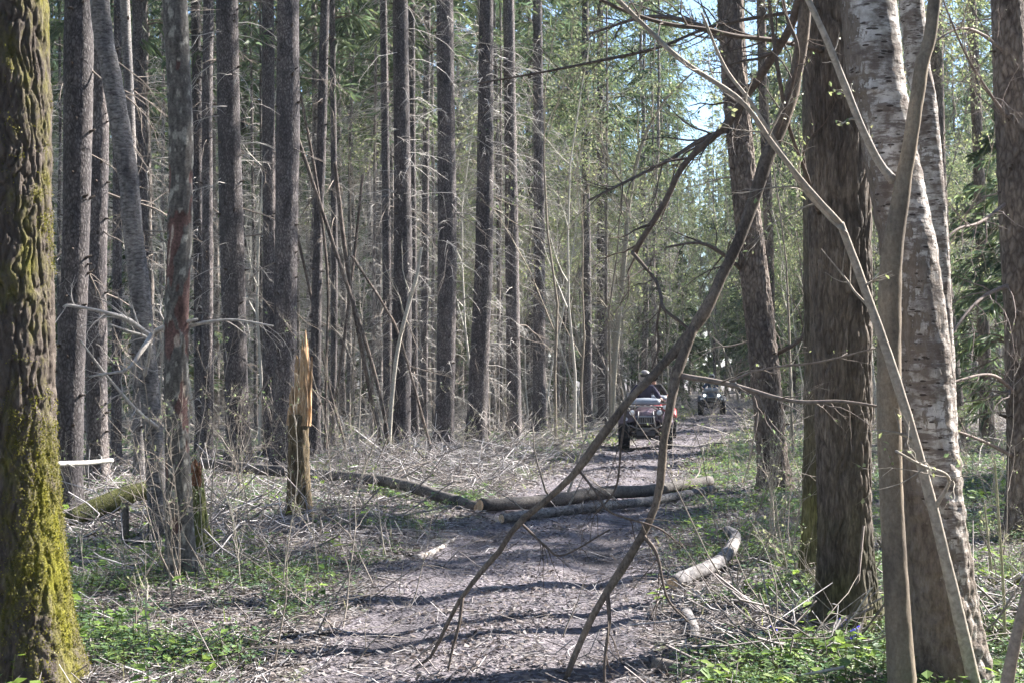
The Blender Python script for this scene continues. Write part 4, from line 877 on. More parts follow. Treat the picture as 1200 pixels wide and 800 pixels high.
# thin dark boughs reaching in over the track at the top: they grow from the large dark tree and the linden
lind = [t for t, f in named if t.name.startswith('linden')][0]; dark = [t for t, f in named if t['label'].startswith('large dark rough')][0]
bough(lind, [(960, 250, 8.6, 6), (945, 205, 8.3, 5), (925, 150, 8.1, 5), (913, 90, 8, 5), (906, 40, 8, 4.5), (900, -10, 8, 4)], 'bough', DK, 8, 61, 1, 6, 1., (.2, .5))
bough(lind, [(965, 60, 8.6, 6), (910, 48, 8.2, 6), (860, 42, 8, 5.5), (826, 34, 7.9, 5), (780, 28, 7.8, 5), (730, 12, 7.7, 4), (680, -12, 7.6, 3.5)], 'bough', DK, 14, 62, 1, 6, .8, (.2, .6))
bough(lind, [(960, 10, 8.6, 5), (880, 22, 8.4, 4.5), (826, 34, 8.2, 4), (772, 56, 8, 4), (700, 72, 7.9, 3.5), (640, 84, 7.8, 3), (560, 98, 7.7, 2)], 'bough', DK, 16, 63, 1, 6, .6, (.2, .7))
bough(dark, [(870, 150, 19.8, 8), (830, 160, 19.3, 6), (780, 190, 19, 5), (740, 210, 18.8, 4), (690, 235, 18.5, 3)], 'bough', DK, 14, 64, 1, 6, .8, (.4, 1.2))
bough(dark, [(862, 60, 19.8, 8), (820, 30, 19.3, 6), (760, 20, 19, 5), (690, 40, 18.8, 3)], 'bough', DK, 12, 65, 1, 6, .8, (.4, 1.2))
bough(dark, [(884, 330, 19.8, 6), (850, 300, 19.3, 5), (820, 285, 19, 4), (780, 290, 18.8, 3)], 'bough', DK, 10, 66, 1, 6, 1.2, (.3, 1.))
bough(dark, [(900, 420, 19.8, 6), (935, 400, 19.3, 5), (960, 370, 19, 4), (1000, 350, 18.8, 3)], 'bough', DK, 10, 67, 1, 6, .8, (.3, 1.))
wide = [t for t, f in named if t['label'].startswith('wide reddish')][0]
for k, pp in enumerate([[(1190, 150, 13.6, 6), (1160, 110, 13, 4), (1130, 60, 12.6, 3), (1105, 0, 12.4, 2)], [(1195, 330, 13.6, 6), (1150, 350, 13, 4), (1110, 400, 12.6, 3), (1075, 470, 12.4, 2)], [(1198, 470, 13.6, 6), (1165, 440, 13, 4), (1125, 445, 12.6, 3), (1090, 460, 12.4, 2)],
                        [(1198, 540, 13.6, 6), (1160, 520, 13, 4), (1120, 505, 12.6, 3), (1085, 500, 12.4, 2)], [(1190, 230, 13.6, 5), (1150, 260, 13, 4), (1120, 270, 12.6, 3), (1090, 300, 12.4, 2)], [(1188, 70, 13.6, 5), (1150, 40, 13, 4), (1120, 35, 12.6, 3), (1080, 60, 12.4, 2)]]):
    bough(wide, pp, 'bough', (.22, .18, .16), 12, 70+k, 1, 6, .5, (.3, .9))

# ---------------------------------------------------------------- thin saplings and bare shrubs
SAP = [bush_meshes(400+k, H, .009, 2, 1, leaf=lf, lsize=.03, col=cl, spread=.12, wob=.3, up=.3, kids=(4, 8), ratio=(.25, .45)) for k, (H, lf, cl) in enumerate([(1.9, .5, (.40, .36, .30)), (1.5, .8, (.36, .33, .28)), (2.4, .3, (.30, .26, .22)), (1.2, 1., (.42, .38, .32))])]
SHR = [bush_meshes(500+k, H, .008, 2, st_, leaf=lf, lsize=.03, col=cl, spread=.6, wob=.4, up=.1, kids=(4, 7), ratio=(.3, .55)) for k, (H, st_, lf, cl) in enumerate([(1.5, 5, .5, (.30, .26, .22)), (1.1, 7, .8, (.36, .32, .27)), (2.2, 4, .4, (.26, .23, .20))])]
slab = ['thin pale upright sapling with a few small buds beside the track']
for k, (px, py) in enumerate([(335, 705), (348, 640), (296, 655), (455, 655), (470, 700), (285, 705), (205, 722), (180, 765), (372, 690), (410, 640), (250, 640), (275, 600), (398, 610), (428, 600), (318, 610), (150, 690),
                              (905, 640), (880, 610), (850, 590), (925, 700), (1160, 620), (1140, 580), (1175, 660), (1080, 560), (830, 560), (245, 690), (390, 580), (500, 560), (540, 570), (640, 545), (225, 610), (120, 640), (95, 700)]):
    p = GX(px, py); put('sapling', SAP[k % 4], p, slab[0] if px < 600 else 'thin budding sapling on the green verge by the furrowed trees', 'sapling', 'thin saplings in the litter left of the track' if px < 600 else 'thin saplings on the green verge', rnd.random()*6.28, rnd.uniform(.6, 1.15))
for k, (px, py) in enumerate([(900, 600), (918, 660), (870, 575), (950, 640), (985, 720), (1165, 600), (1135, 560), (1190, 700), (245, 615), (285, 590), (470, 560), (420, 560), (372, 628), (540, 548), (1020, 560), (960, 545), (1100, 545), (860, 700), (215, 700), (660, 530), (1180, 540), (600, 535)]):
    p = GX(px, py); put('bare_shrub', SHR[k % 3], p, 'low shrub of thin bare twigs with scattered buds under the trees', 'shrub', 'bare twiggy shrubs along the track', rnd.random()*6.28, rnd.uniform(.55, 1.1))

# ---------------------------------------------------------------- litter, brush, plants
def scatter(n, y0, y1, mask, k=.40, power=1.0):
    y = y0*(y1/y0)**R.rand(n) if power == 0 else np.sqrt(R.uniform(y0**2, y1**2, n)); x = R.uniform(-k, k, n)*y
    m = R.rand(n) < mask(x, y); return x[m], y[m]
def offtrail(x, y): return np.clip((np.abs(x-trail_x(y))-.75)/.7, 0, 1)
# fallen leaves
x, y = scatter(230000, 6.2, 60, lambda x, y: np.clip((.12+.75*offtrail(x, y)+.25*(n2(x, y, 1.1, 8) > .1)+.22*np.exp(-((x-trail_x(y))/.25)**2)-.10*np.exp(-((np.abs(x-trail_x(y))-.62)/.2)**2))*np.where(y > 28, .8, 1), 0, 1), power=0)
n = len(x); rot = R.rand(n)*6.28; s = R.uniform(.010, .030, n)*np.clip(y/12, 1, 2.4)
z = gh(x, y)+.016*(1-offtrail(x, y))+R.uniform(.004, .02, n)
a = np.stack([np.cos(rot), np.sin(rot), R.uniform(-.55, .55, n)], 1)*s[:, None]; p_ = np.stack([-np.sin(rot), np.cos(rot), R.uniform(-.6, .6, n)], 1)*(s*R.uniform(.4, .8, n))[:, None]
c0 = np.stack([x, y, z], 1); up = np.zeros((n, 3)); up[:, 2] = s*R.uniform(0, .5, n)
V = np.stack([c0-a, c0+p_*.8+up, c0+a, c0-p_*.8+up], 1).reshape(-1, 3); V[:, 2] = np.maximum(V[:, 2], np.repeat(z-.004, 4))
pal = .82*np.array([(.21, .175, .16), (.26, .23, .22), (.33, .30, .29), (.14, .12, .115), (.26, .25, .26), (.44, .415, .41), (.20, .19, .195)])
cc = pal[R.choice(7, n, p=[.2, .2, .15, .15, .14, .06, .1])]*R.uniform(.75, 1.25, n)[:, None]
b = MB(); b.add(V, np.arange(4*n).reshape(-1, 4), c=np.repeat(cc, 4, 0)); b.obj('fallen_leaves', MT['litter'], None, False, kind='stuff', label='dry brown leaf litter covering ground and track')
# fine sticks
def twig_stuff(x, y, L, r0, hgt, name, label, col, tilt=.25, bend=.25, nn=5, sub=0):
    n = len(x); az = R.rand(n)*6.28; el = R.normal(0, tilt, n); t = np.linspace(-.5, .5, nn)
    D = np.stack([np.cos(az)*np.cos(el), np.sin(az)*np.cos(el), np.sin(el)], 1); S_ = np.stack([-np.sin(az), np.cos(az), 0*az], 1)
    P = D[:, None]*(L[:, None]*t)[..., None]+S_[:, None]*((R.normal(0, bend, n)*L)[:, None]*(t*2)**2)[..., None]
    P[..., 2] += (R.normal(0, bend*.7, n)*L)[:, None]*(t*2)**2
    P += R.randn(n, nn, 3)*(.03*L)[:, None, None]
    P[..., 0] += x[:, None]; P[..., 1] += y[:, None]; P[..., 2] += (gh(x, y)+hgt)[:, None]
    P[..., 2] = np.maximum(P[..., 2], gh(P[..., 0], P[..., 1])+.012)
    rad = (r0*R.uniform(.6, 1.5, n))[:, None]*np.linspace(1, .4, nn)
    v_, q_, _ = tubes(P, rad, 3); c = np.array(col)[R.randint(len(col), size=n)]*R.uniform(.75, 1.25, n)[:, None]
    b = MB(); b.add(v_, q_, c=np.repeat(c, nn*3, 0)); return b.obj(name, MT['twig'], None, kind='stuff', label=label)
TC = [(.26, .235, .23), (.34, .325, .325), (.17, .15, .14), (.46, .44, .44), (.22, .195, .19)]
x, y = scatter(17000, 6.5, 45, lambda x, y: .25+.75*offtrail(x, y), power=0)
twig_stuff(x, y, R.uniform(.08, .5, len(x)), .0035, .012+R.rand(len(x))*.03, 'twig_litter', 'fine dead twigs littering the forest floor', TC, .12)
def pile(px0, px1, py0, py1, n, hmax, seed_y=1.):
    px = R.uniform(px0, px1, n); py = R.uniform(py0, py1, n); d = F*CAM_H/(py-442.); x = (px-600)/F*d
    u_ = (px-px0)/(px1-px0); v_ = (py-py0)/(py1-py0); h = hmax*np.sin(pi*np.clip(u_, .02, .98))**.6*np.sin(pi*np.clip(v_, .05, .95))**.6
    m = np.abs(x-trail_x(d)) > 1.2; return x[m], d[m], h[m]*R.rand(m.sum())
A_ = [pile(370, 690, 522, 584, 2300, .34), pile(205, 460, 545, 640, 620, .13), pile(150, 340, 590, 690, 300, .12), pile(80, 260, 560, 640, 350, .3), pile(870, 1000, 730, 800, 120, .12), pile(1110, 1230, 690, 800, 160, .15)]
x = np.concatenate([a[0] for a in A_]); y = np.concatenate([a[1] for a in A_]); h = np.concatenate([a[2] for a in A_])
twig_stuff(x, y, R.uniform(.3, 1.5, len(x)), .0065, h, 'brush_pile', 'tangled grey brush of dead branches left of the track', TC, .25, .22, 6)
x, y = scatter(5200, 26, 80, lambda x, y: offtrail(x, y)*1., power=1)
twig_stuff(x, y, R.uniform(.5, 1.8, len(x)), .009, R.rand(len(x))*.35, 'dead_undergrowth', 'dead fallen branches between the trunks of the stand', [(.40, .37, .33), (.48, .45, .40), (.30, .27, .24)], .5, .2, 5)

# green plants
def plants(x, y, name, label, cols, h0=.05, h1=.14, lf=.035, k=6, width=.55):
    n = len(x); z = gh(x, y); hh = R.uniform(h0, h1, n); sc = np.clip(y/14, 1, 2.)
    N_ = n*k; pi_ = np.repeat(np.arange(n), k); az = R.rand(N_)*6.28; l = lf*R.uniform(.6, 1.3, N_)*sc[pi_]
    base = np.stack([x[pi_]+np.cos(az)*.02, y[pi_]+np.sin(az)*.02, z[pi_]+hh[pi_]*R.uniform(.5, 1, N_)], 1)
    d = np.stack([np.cos(az), np.sin(az), R.uniform(-.35, .45, N_)], 1); sd = np.stack([-np.sin(az), np.cos(az), R.uniform(-.4, .4, N_)], 1)
    l = l[:, None]; V = np.stack([base, base+d*l*.55+sd*l*width*.5, base+d*l*1.1-np.array([0, 0, .15])*l, base+d*l*.55-sd*l*width*.5], 1).reshape(-1, 3)
    c = np.array(cols)[R.randint(len(cols), size=n)][pi_]*R.uniform(.75, 1.3, N_)[:, None]
    b = MB(); b.add(V, np.arange(4*N_).reshape(-1, 4), c=np.repeat(c, 4, 0))
    P = np.stack([np.stack([x, y, z], 1), np.stack([x, y, z+hh*.6], 1), np.stack([x+R.randn(n)*.01, y, z+hh], 1)], 1)
    v_, q_, _ = tubes(P, np.full((n, 3), .0018), 3); b.add(v_, q_, c=(.20, .22, .09))
    return b.obj(name, MT['leaf'], None, False, kind='stuff', label=label)
def green(x, y):
    clear = np.ones(np.shape(x))
    for a_, b_ in ((790, 700), (806, 694), (826, 690), (846, 681), (860, 665), (806, 735), (815, 755)):
        g_ = GX(a_, b_); clear = clear*np.clip((np.hypot(x-g_[0], y-g_[1])-.12)/.4, .0, 1)
    rt = x > trail_x(y); o_ = np.clip((np.abs(x-trail_x(y))-1.05)/.5, 0, 1)
    g = n2(x, y, .75, 21); g2 = n2(x, y, 2.6, 31)
    nearl = (~rt)*(y < 12.5)
    return clear*o_*np.clip(np.where(rt, .62+.9*g+.5*g2, np.where(nearl, .42+.9*g+.6*g2, .26+.8*g+.5*g2)), 0, 1)
GC = [(.12, .20, .075), (.16, .25, .09), (.10, .18, .085), (.20, .28, .09), (.13, .21, .12)]
x, y = scatter(42000, 6.3, 40, green, power=0)
plants(x, y, 'ground_plants', 'low green spring plants carpeting the verges', GC)
x, y = scatter(3500, 6.4, 22, lambda x, y: green(x, y)*.5, power=0)
plants(x, y, 'broad_leaf_plants', 'taller broad leaved plants scattered among the ground cover', [(.22, .32, .06), (.17, .27, .06), (.14, .22, .07)], .08, .22, .07, 5, .7)
# grass on the sunny verges
def grass(x, y, name, label, hh, cols):
    n = len(x); z = gh(x, y); az = R.rand(n)*6.28; h = hh*R.uniform(.5, 1.2, n); ln = R.normal(0, .35, (n, 2))*h[:, None]; wd = .004*np.clip(y/10, 1, 4)
    ax = np.stack([np.cos(az), np.sin(az), 0*az], 1)*wd[:, None]; p0 = np.stack([x, y, z], 1); p1 = p0+np.stack([ln[:, 0]*.4, ln[:, 1]*.4, h*.6], 1); p2 = p0+np.stack([ln[:, 0], ln[:, 1], h], 1)
    V = np.stack([p0-ax, p0+ax, p1+ax*.8, p1-ax*.8, p2], 1).reshape(-1, 3); i = np.arange(n)*5
    b = MB(); b.add(V, np.stack([i, i+1, i+2, i+3], 1), np.stack([i+3, i+2, i+4], 1), c=np.repeat(np.array(cols)[R.randint(len(cols), size=n)]*R.uniform(.7, 1.3, n)[:, None], 5, 0))
    return b.obj(name, MT['leaf'], None, False, kind='stuff', label=label)
def gm(x, y):
    o_ = np.clip((np.abs(x-trail_x(y))-.95)/.5, 0, 1); e = np.exp(-(np.abs(x-trail_x(y))-1.2)/1.6)
    return o_*np.clip(e*np.where(y > 20, .9, .18)*(1+1.2*n2(x, y, .6, 41)), 0, 1)
x, y = scatter(60000, 7, 70, gm, power=1)
grass(x, y, 'grass', 'short bright grass along the sunny edges of the track', .11, [(.26, .33, .10), (.20, .28, .08), (.33, .36, .14), (.40, .38, .22)])
# moss pads of ground
# blue flowers
FB = MB()
for k in range(7):
    a_ = k*.9; v_ = np.array([[0, 0, .07+.012*k/2], [cos(a_)*.014+.004*cos(a_+1), sin(a_)*.014, .075+.01*k/2], [cos(a_)*.02, sin(a_)*.02, .07+.01*k/2], [cos(a_)*.014, sin(a_)*.014+.006, .082+.01*k/2]]); FB.add(v_, [(0, 1, 2, 3)], c=(.12, .10, .75))
v_, q_, _ = tubes(np.array([[[0, 0, 0], [.004, 0, .05], [0, 0, .1]]]), np.full((1, 3), .002), 4); FB.add(v_, q_, c=(.15, .2, .08)); FM = FB.mesh('flower', MT['leaf'], False)
for px, py in [(986, 760), (991, 764), (1004, 770), (1000, 778), (1146, 780), (1150, 752), (965, 752), (906, 770)]:
    p = GX(px, min(py, 796)); link('blue_flower', FM, None, p, (0, 0, rnd.random()*6), label='tiny blue spring flower in the plants at the foot of the trees', category='flower', group='tiny blue flowers under the trees').scale = (1.3, 1.3, 1.3)

# ---------------------------------------------------------------- quad bikes and riders
def bm_obj(name, bm, mat, parent, smooth=False):
    me = bpy.data.meshes.new(name); bm.to_mesh(me); bm.free(); me.materials.append(mat)
    for p in me.polygons: p.use_smooth = smooth
    return link(name, me, parent)
def box(bm, c, s, bev=.01, rot=(0, 0, 0), taper=None):
    r_ = bmesh.ops.create_cube(bm, size=1); vs = r_['verts']
    for v in vs:
        if taper and v.co.z > 0: v.co.x *= taper[0]; v.co.y *= taper[1]
        v.co.x *= s[0]; v.co.y *= s[1]; v.co.z *= s[2]
    if bev: 
        es = list({e for v in vs for e in v.link_edges}); g = bmesh.ops.bevel(bm, geom=es, offset=bev, segments=2, affect='EDGES'); vs = list({v for f in g['faces'] for v in f.verts} | {v for v in vs if v.is_valid})
    from mathutils import Euler, Vector
    m = Euler(rot).to_matrix()
    for v in vs: v.co = m @ v.co + Vector(c)
def pipe(name, paths, mat, parent, r_=.014, sides=8):
    b = MB()
    for p in paths: S = spline(np.array(p, float), 16); v_, q_, t_ = tubes(S[None], np.full((1, 16), r_), sides, cap=True); b.add(v_, q_, t_)
    return b.obj(name, mat, parent)
def shell(name, secs, mat, parent, closed=True):
    """loft of closed sections (K,M,3)"""
    S = np.array(secs, float); K, M_, _ = S.shape; b = MB(); i = np.arange(K-1)[:, None]*M_; j = np.arange(M_ if closed else M_-1)
    q = np.stack([i+j, i+(j+1) % M_, i+M_+(j+1) % M_, i+M_+j], -1).reshape(-1, 4)
    v = S.reshape(-1, 3); t = []
    if closed:
        n0 = len(v); v = np.concatenate([v, S[0].mean(0)[None], S[-1].mean(0)[None]])
        for k in range(M_): t.append((n0, (k+1) % M_, k)); t.append((n0+1, (K-1)*M_+k, (K-1)*M_+(k+1) % M_))
    b.add(v, q, t if t else None); return b.obj(name, mat, parent)
PM = {'black': mat_plain('black_plastic', (.025, .025, .028), .5), 'rubber': mat_plain('tyre_rubber', (.03, .03, .032), .85, spec=.2), 'steel': mat_plain('steel_tube', (.20, .195, .195), .5, .6),
      'plum': mat_plain('mauve_grey_paint', (.11, .08, .10), .3), 'red': mat_plain('red_paint', (.36, .03, .035), .35), 'blue': mat_plain('blue_grey_paint', (.035, .05, .08), .4),
      'pale': mat_plain('pale_plastic', (.28, .31, .36), .4), 'seat': mat_plain('seat_vinyl', (.035, .033, .035), .6), 'mud': mat_plain('muddy_metal', (.12, .10, .085), .8),
      'denim': mat_plain('dark_jacket_cloth', (.06, .055, .085), .9, spec=.1), 'redcloth': mat_plain('red_jacket_cloth', (.50, .04, .05), .9, spec=.1), 'bluecloth': mat_plain('blue_jacket_cloth', (.06, .09, .15), .9, spec=.1), 'greycloth': mat_plain('dark_trousers_cloth', (.06, .058, .06), .9, spec=.1),
      'skin': mat_plain('skin', (.45, .28, .21), .6), 'helm': mat_plain('helmet_shell', (.30, .28, .27), .3), 'gog': mat_plain('dark_visor', (.015, .015, .02), .1)}
mm, nt_, bb_ = M_new('headlight_lens'); bb_.inputs['Base Color'].default_value = (.8, .82, .85, 1); bb_.inputs['Roughness'].default_value = .15; PM['lens'] = mm
mm, nt_, bb_ = M_new('lit_headlight'); bb_.inputs['Base Color'].default_value = (.8, .85, .9, 1); bb_.inputs['Emission Color'].default_value = (.8, .92, 1, 1); bb_.inputs['Emission Strength'].default_value = 1.6; PM['lit'] = mm
def quad(label, loc, rz, paint, lamps='lens', steer=0.):
    t = thing('quad_bike', label, 'quad bike', loc, rz)
    # wheels
    for sx, y, r_ in ((-1, -.62, .33), (1, -.62, .33), (-1, .62, .33), (1, .62, .33)):
        wroot = MB(); n_ = 36; prof = [(-.11, .17), (-.125, .24), (-.12, .30), (-.085, .325), (0, .333), (.085, .325), (.12, .30), (.125, .24), (.11, .17)]
        a_ = np.arange(n_)*2*pi/n_; S = np.array([[(px_, cos(q_)*pr, sin(q_)*pr) for px_, pr in prof] for q_ in a_]); K, M_, _ = S.shape
        i = np.arange(K)[:, None]; j = np.arange(M_-1); q = np.stack([i*M_+j, i*M_+j+1, ((i+1) % K)*M_+j+1, ((i+1) % K)*M_+j], -1).reshape(-1, 4)
        wroot.add(S.reshape(-1, 3), q)
        for k in range(22):      # tread lugs
            for s2 in (-1, 1):
                q_ = (k+.5*(s2 > 0))*2*pi/22; er = np.array([0, cos(q_), sin(q_)]); et = np.array([0, -sin(q_), cos(q_)]); ex = np.array([1., 0, 0])
                cx_ = ex*s2*.058+er*.333; h_ = [cx_+ex*u1*.05+et*(u2*.016+u1*s2*.012)+er*u3*.014 for u3 in (-1, 1) for u1 in (-1, 1) for u2 in (-1, 1)]
                wroot.add(h_, [(0, 1, 3, 2), (4, 6, 7, 5), (0, 4, 5, 1), (2, 3, 7, 6), (0, 2, 6, 4), (1, 5, 7, 3)])
        wo = wroot.obj('wheel', PM['rubber'], t, False); wo.location = (sx*.47, y, .34); 
        if y < 0: wo.rotation_euler[2] = steer
        rb = MB(); v_, q_, t_ = tubes(np.array([[[-.07, 0, 0], [.07, 0, 0]]]), np.array([[.17, .17]]), 24, cap=True); rb.add(v_, q_, t_); v_, q_, t_ = tubes(np.array([[[sx*.07, 0, 0], [sx*.10, 0, 0]]]), np.array([[.06, .05]]), 12, cap=True); rb.add(v_, q_, t_); rb.obj('rim', PM['steel'], wo, False)
    pipe('suspension_arms', [[(s*.1, -.62+o_, .33), (s*.38, -.62, .33+.02*o_)] for s in (-1, 1) for o_ in (-.12, .12)]+[[(s*.1, .62, .34), (s*.4, .62, .34)] for s in (-1, 1)]+[[(s*.16, -.6, .72), (s*.34, -.62, .36)] for s in (-1, 1)], PM['mud'], t, .018)
    bm = bmesh.new(); box(bm, (0, 0, .38), (.34, 1.3, .18), .03); box(bm, (0, -.05, .52), (.36, .5, .22), .04); box(bm, (0, -.72, .36), (.42, .16, .20), .03, (.35, 0, 0)); bm_obj('chassis', bm, PM['black'], t)
    # bonnet: lofted front cowl
    def sec(y, wd, z0, z1, tuck=.8):
        return [(-wd*tuck, y, z0), (-wd, y, (z0+z1)/2), (-wd*.96, y, z1-.05), (-wd*.6, y, z1), (0, y, z1+.02), (wd*.6, y, z1), (wd*.96, y, z1-.05), (wd, y, (z0+z1)/2), (wd*tuck, y, z0), (0, y, z0)]
    shell('bonnet', [sec(-.98, .21, .62, .74), sec(-.94, .26, .57, .80), sec(-.80, .30, .55, .86), sec(-.55, .27, .58, .92), sec(-.28, .16, .62, .96)], paint, t)
    # front and rear mudguards
    for s in (-1, 1):
        for nm, yc, ph0, ph1, lift in (('front_mudguard', -.62, .62, 2.3, .0), ('rear_mudguard', .62, .8, 2.6, .0)):
            secs = []
            for k in range(13):
                ph = ph0+(ph1-ph0)*k/12; rr = .43; yy = yc-cos(ph)*rr; zz = .36+sin(ph)*rr*.98
                secs.append([(s*.22, yy*1., zz+.05), (s*.40, yy, zz+.05), (s*.56, yy, zz+.015), (s*.605, yy, zz-.035), (s*.59, yy, zz-.05), (s*.40, yy, zz+.02), (s*.22, yy, zz+.02)])
            shell(nm, secs, paint, t)
    # grille of seven bars in a dark mouth
    bm = bmesh.new(); box(bm, (0, -.985, .655), (.40, .03, .15), .01); g = bm_obj('grille', bm, PM['black'], t)
    for k in range(8):
        bm = bmesh.new(); box(bm, (-.175+k*.05, -1.006, .655), (.018, .02, .14), .004); bm_obj('grille_bar', bm, PM['steel'], g)
    bm = bmesh.new(); box(bm, (0, -.99, .745), (.46, .05, .03), .01); bm_obj('nose_trim', bm, PM['pale'], t)
    for s in (-1, 1):
        bm = bmesh.new(); bmesh.ops.create_uvsphere(bm, u_segments=16, v_segments=10, radius=.075)
        for v in bm.verts: v.co.y *= .5; v.co.z *= .75; v.co.x += s*.30; v.co.y -= .93; v.co.z += .83
        bm_obj('headlight', bm, PM[lamps], t, True)
        bm = bmesh.new(); bmesh.ops.create_uvsphere(bm, u_segments=14, v_segments=8, radius=.05)
        for v in bm.verts: v.co.y *= .5; v.co.x += s*.44; v.co.y -= .95; v.co.z += .68
        bm_obj('indicator', bm, PM['lens'], t, True)
        bm = bmesh.new(); box(bm, (s*.30, -.88, .83), (.22, .14, .15), .035); bm_obj('lamp_housing', bm, paint, t)
    # bull bar
    pipe('bull_bar', [[(-.34, -1.03, .44), (-.36, -1.08, .56), (-.22, -1.09, .50), (0, -1.1, .47), (.22, -1.09, .50), (.36, -1.08, .56), (.34, -1.03, .44)], [(-.22, -1.0, .40), (-.2, -1.08, .55), (-.17, -1.05, .74), (-.16, -.95, .86)], [(.22, -1.0, .40), (.2, -1.08, .55), (.17, -1.05, .74), (.16, -.95, .86)], [(-.2, -1.07, .6), (.2, -1.07, .6)], [(-.46, -1.0, .62), (-.38, -1.08, .54)], [(.46, -1.0, .62), (.38, -1.08, .54)]], PM['steel'], t, .015)
    bm = bmesh.new(); box(bm, (0, -.9, .38), (.4, .12, .03), .01, (.9, 0, 0)); box(bm, (0, -1.0, .46), (.2, .1, .09), .02); bm_obj('skid_plate', bm, PM['steel'], t)
    pipe('front_rack', [[(-.38, y_, .965), (.38, y_, .965)] for y_ in (-.92, -.80, -.68, -.56)]+[[(x_, -.94, .965), (x_, -.54, .965)] for x_ in (-.38, -.13, .13, .38)]+[[(s*.3, -.7, .86), (s*.3, -.7, .965)] for s in (-1, 1)], PM['steel'], t, .012)
    pipe('rear_rack', [[(-.42, y_, .92), (.42, y_, .92)] for y_ in (.5, .64, .78, .92)]+[[(x_, .48, .92), (x_, .94, .92)] for x_ in (-.42, 0, .42)]+[[(s*.3, .7, .8), (s*.3, .7, .92)] for s in (-1, 1)], PM['steel'], t, .012)
    # windscreen pod above the rack
    shell('screen_pod', [[(x_, -.42-.0*x_, 1.02), (x_, -.36, 1.10), (x_, -.30, 1.15-.25*x_*x_), (x_, -.27, 1.15-.25*x_*x_), (x_, -.30, 1.05), (x_, -.38, .99)] for x_ in np.linspace(-.34, .34, 9)], PM['pale'], t)
    pipe('handlebar', [[(-.42, -.10, 1.06), (-.28, -.16, 1.09), (-.1, -.2, 1.03), (.1, -.2, 1.03), (.28, -.16, 1.09), (.42, -.10, 1.06)], [(0, -.2, 1.03), (0, -.35, .85)]], PM['black'], t, .016)
    for s in (-1, 1): pipe('grip', [[(s*.30, -.155, 1.09), (s*.43, -.095, 1.06)]], PM['rubber'], t, .024)
    shell('seat', [[(-w1*.9, y_, z0-.1), (-w1, y_, z0-.03), (-w1*.7, y_, z0), (w1*.7, y_, z0), (w1, y_, z0-.03), (w1*.9, y_, z0-.1)] for y_, w1, z0 in ((-.1, .10, .84), (.1, .14, .82), (.3, .17, .83), (.5, .17, .88), (.56, .15, .87))], PM['seat'], t)
    for s in (-1, 1):
        bm = bmesh.new(); box(bm, (s*.36, 0, .34), (.26, .5, .04), .01); bm_obj('footrest', bm, PM['black'], t)
    return t
def skin_obj(name, verts, edges, radii, mat, parent, root=0, sub=2):
    me = bpy.data.meshes.new(name); me.from_pydata(verts, edges, []); me.materials.append(mat); o = link(name, me, parent)
    o.modifiers.new('skin', 'SKIN'); o.modifiers.new('sub', 'SUBSURF').levels = sub; o.modifiers['sub'].render_levels = sub; o.modifiers['skin'].use_smooth_shade = True
    for i, r_ in enumerate(radii): me.skin_vertices[0].data[i].radius = (r_, r_) if not isinstance(r_, tuple) else r_; me.skin_vertices[0].data[i].use_root = (i == root)
    return o
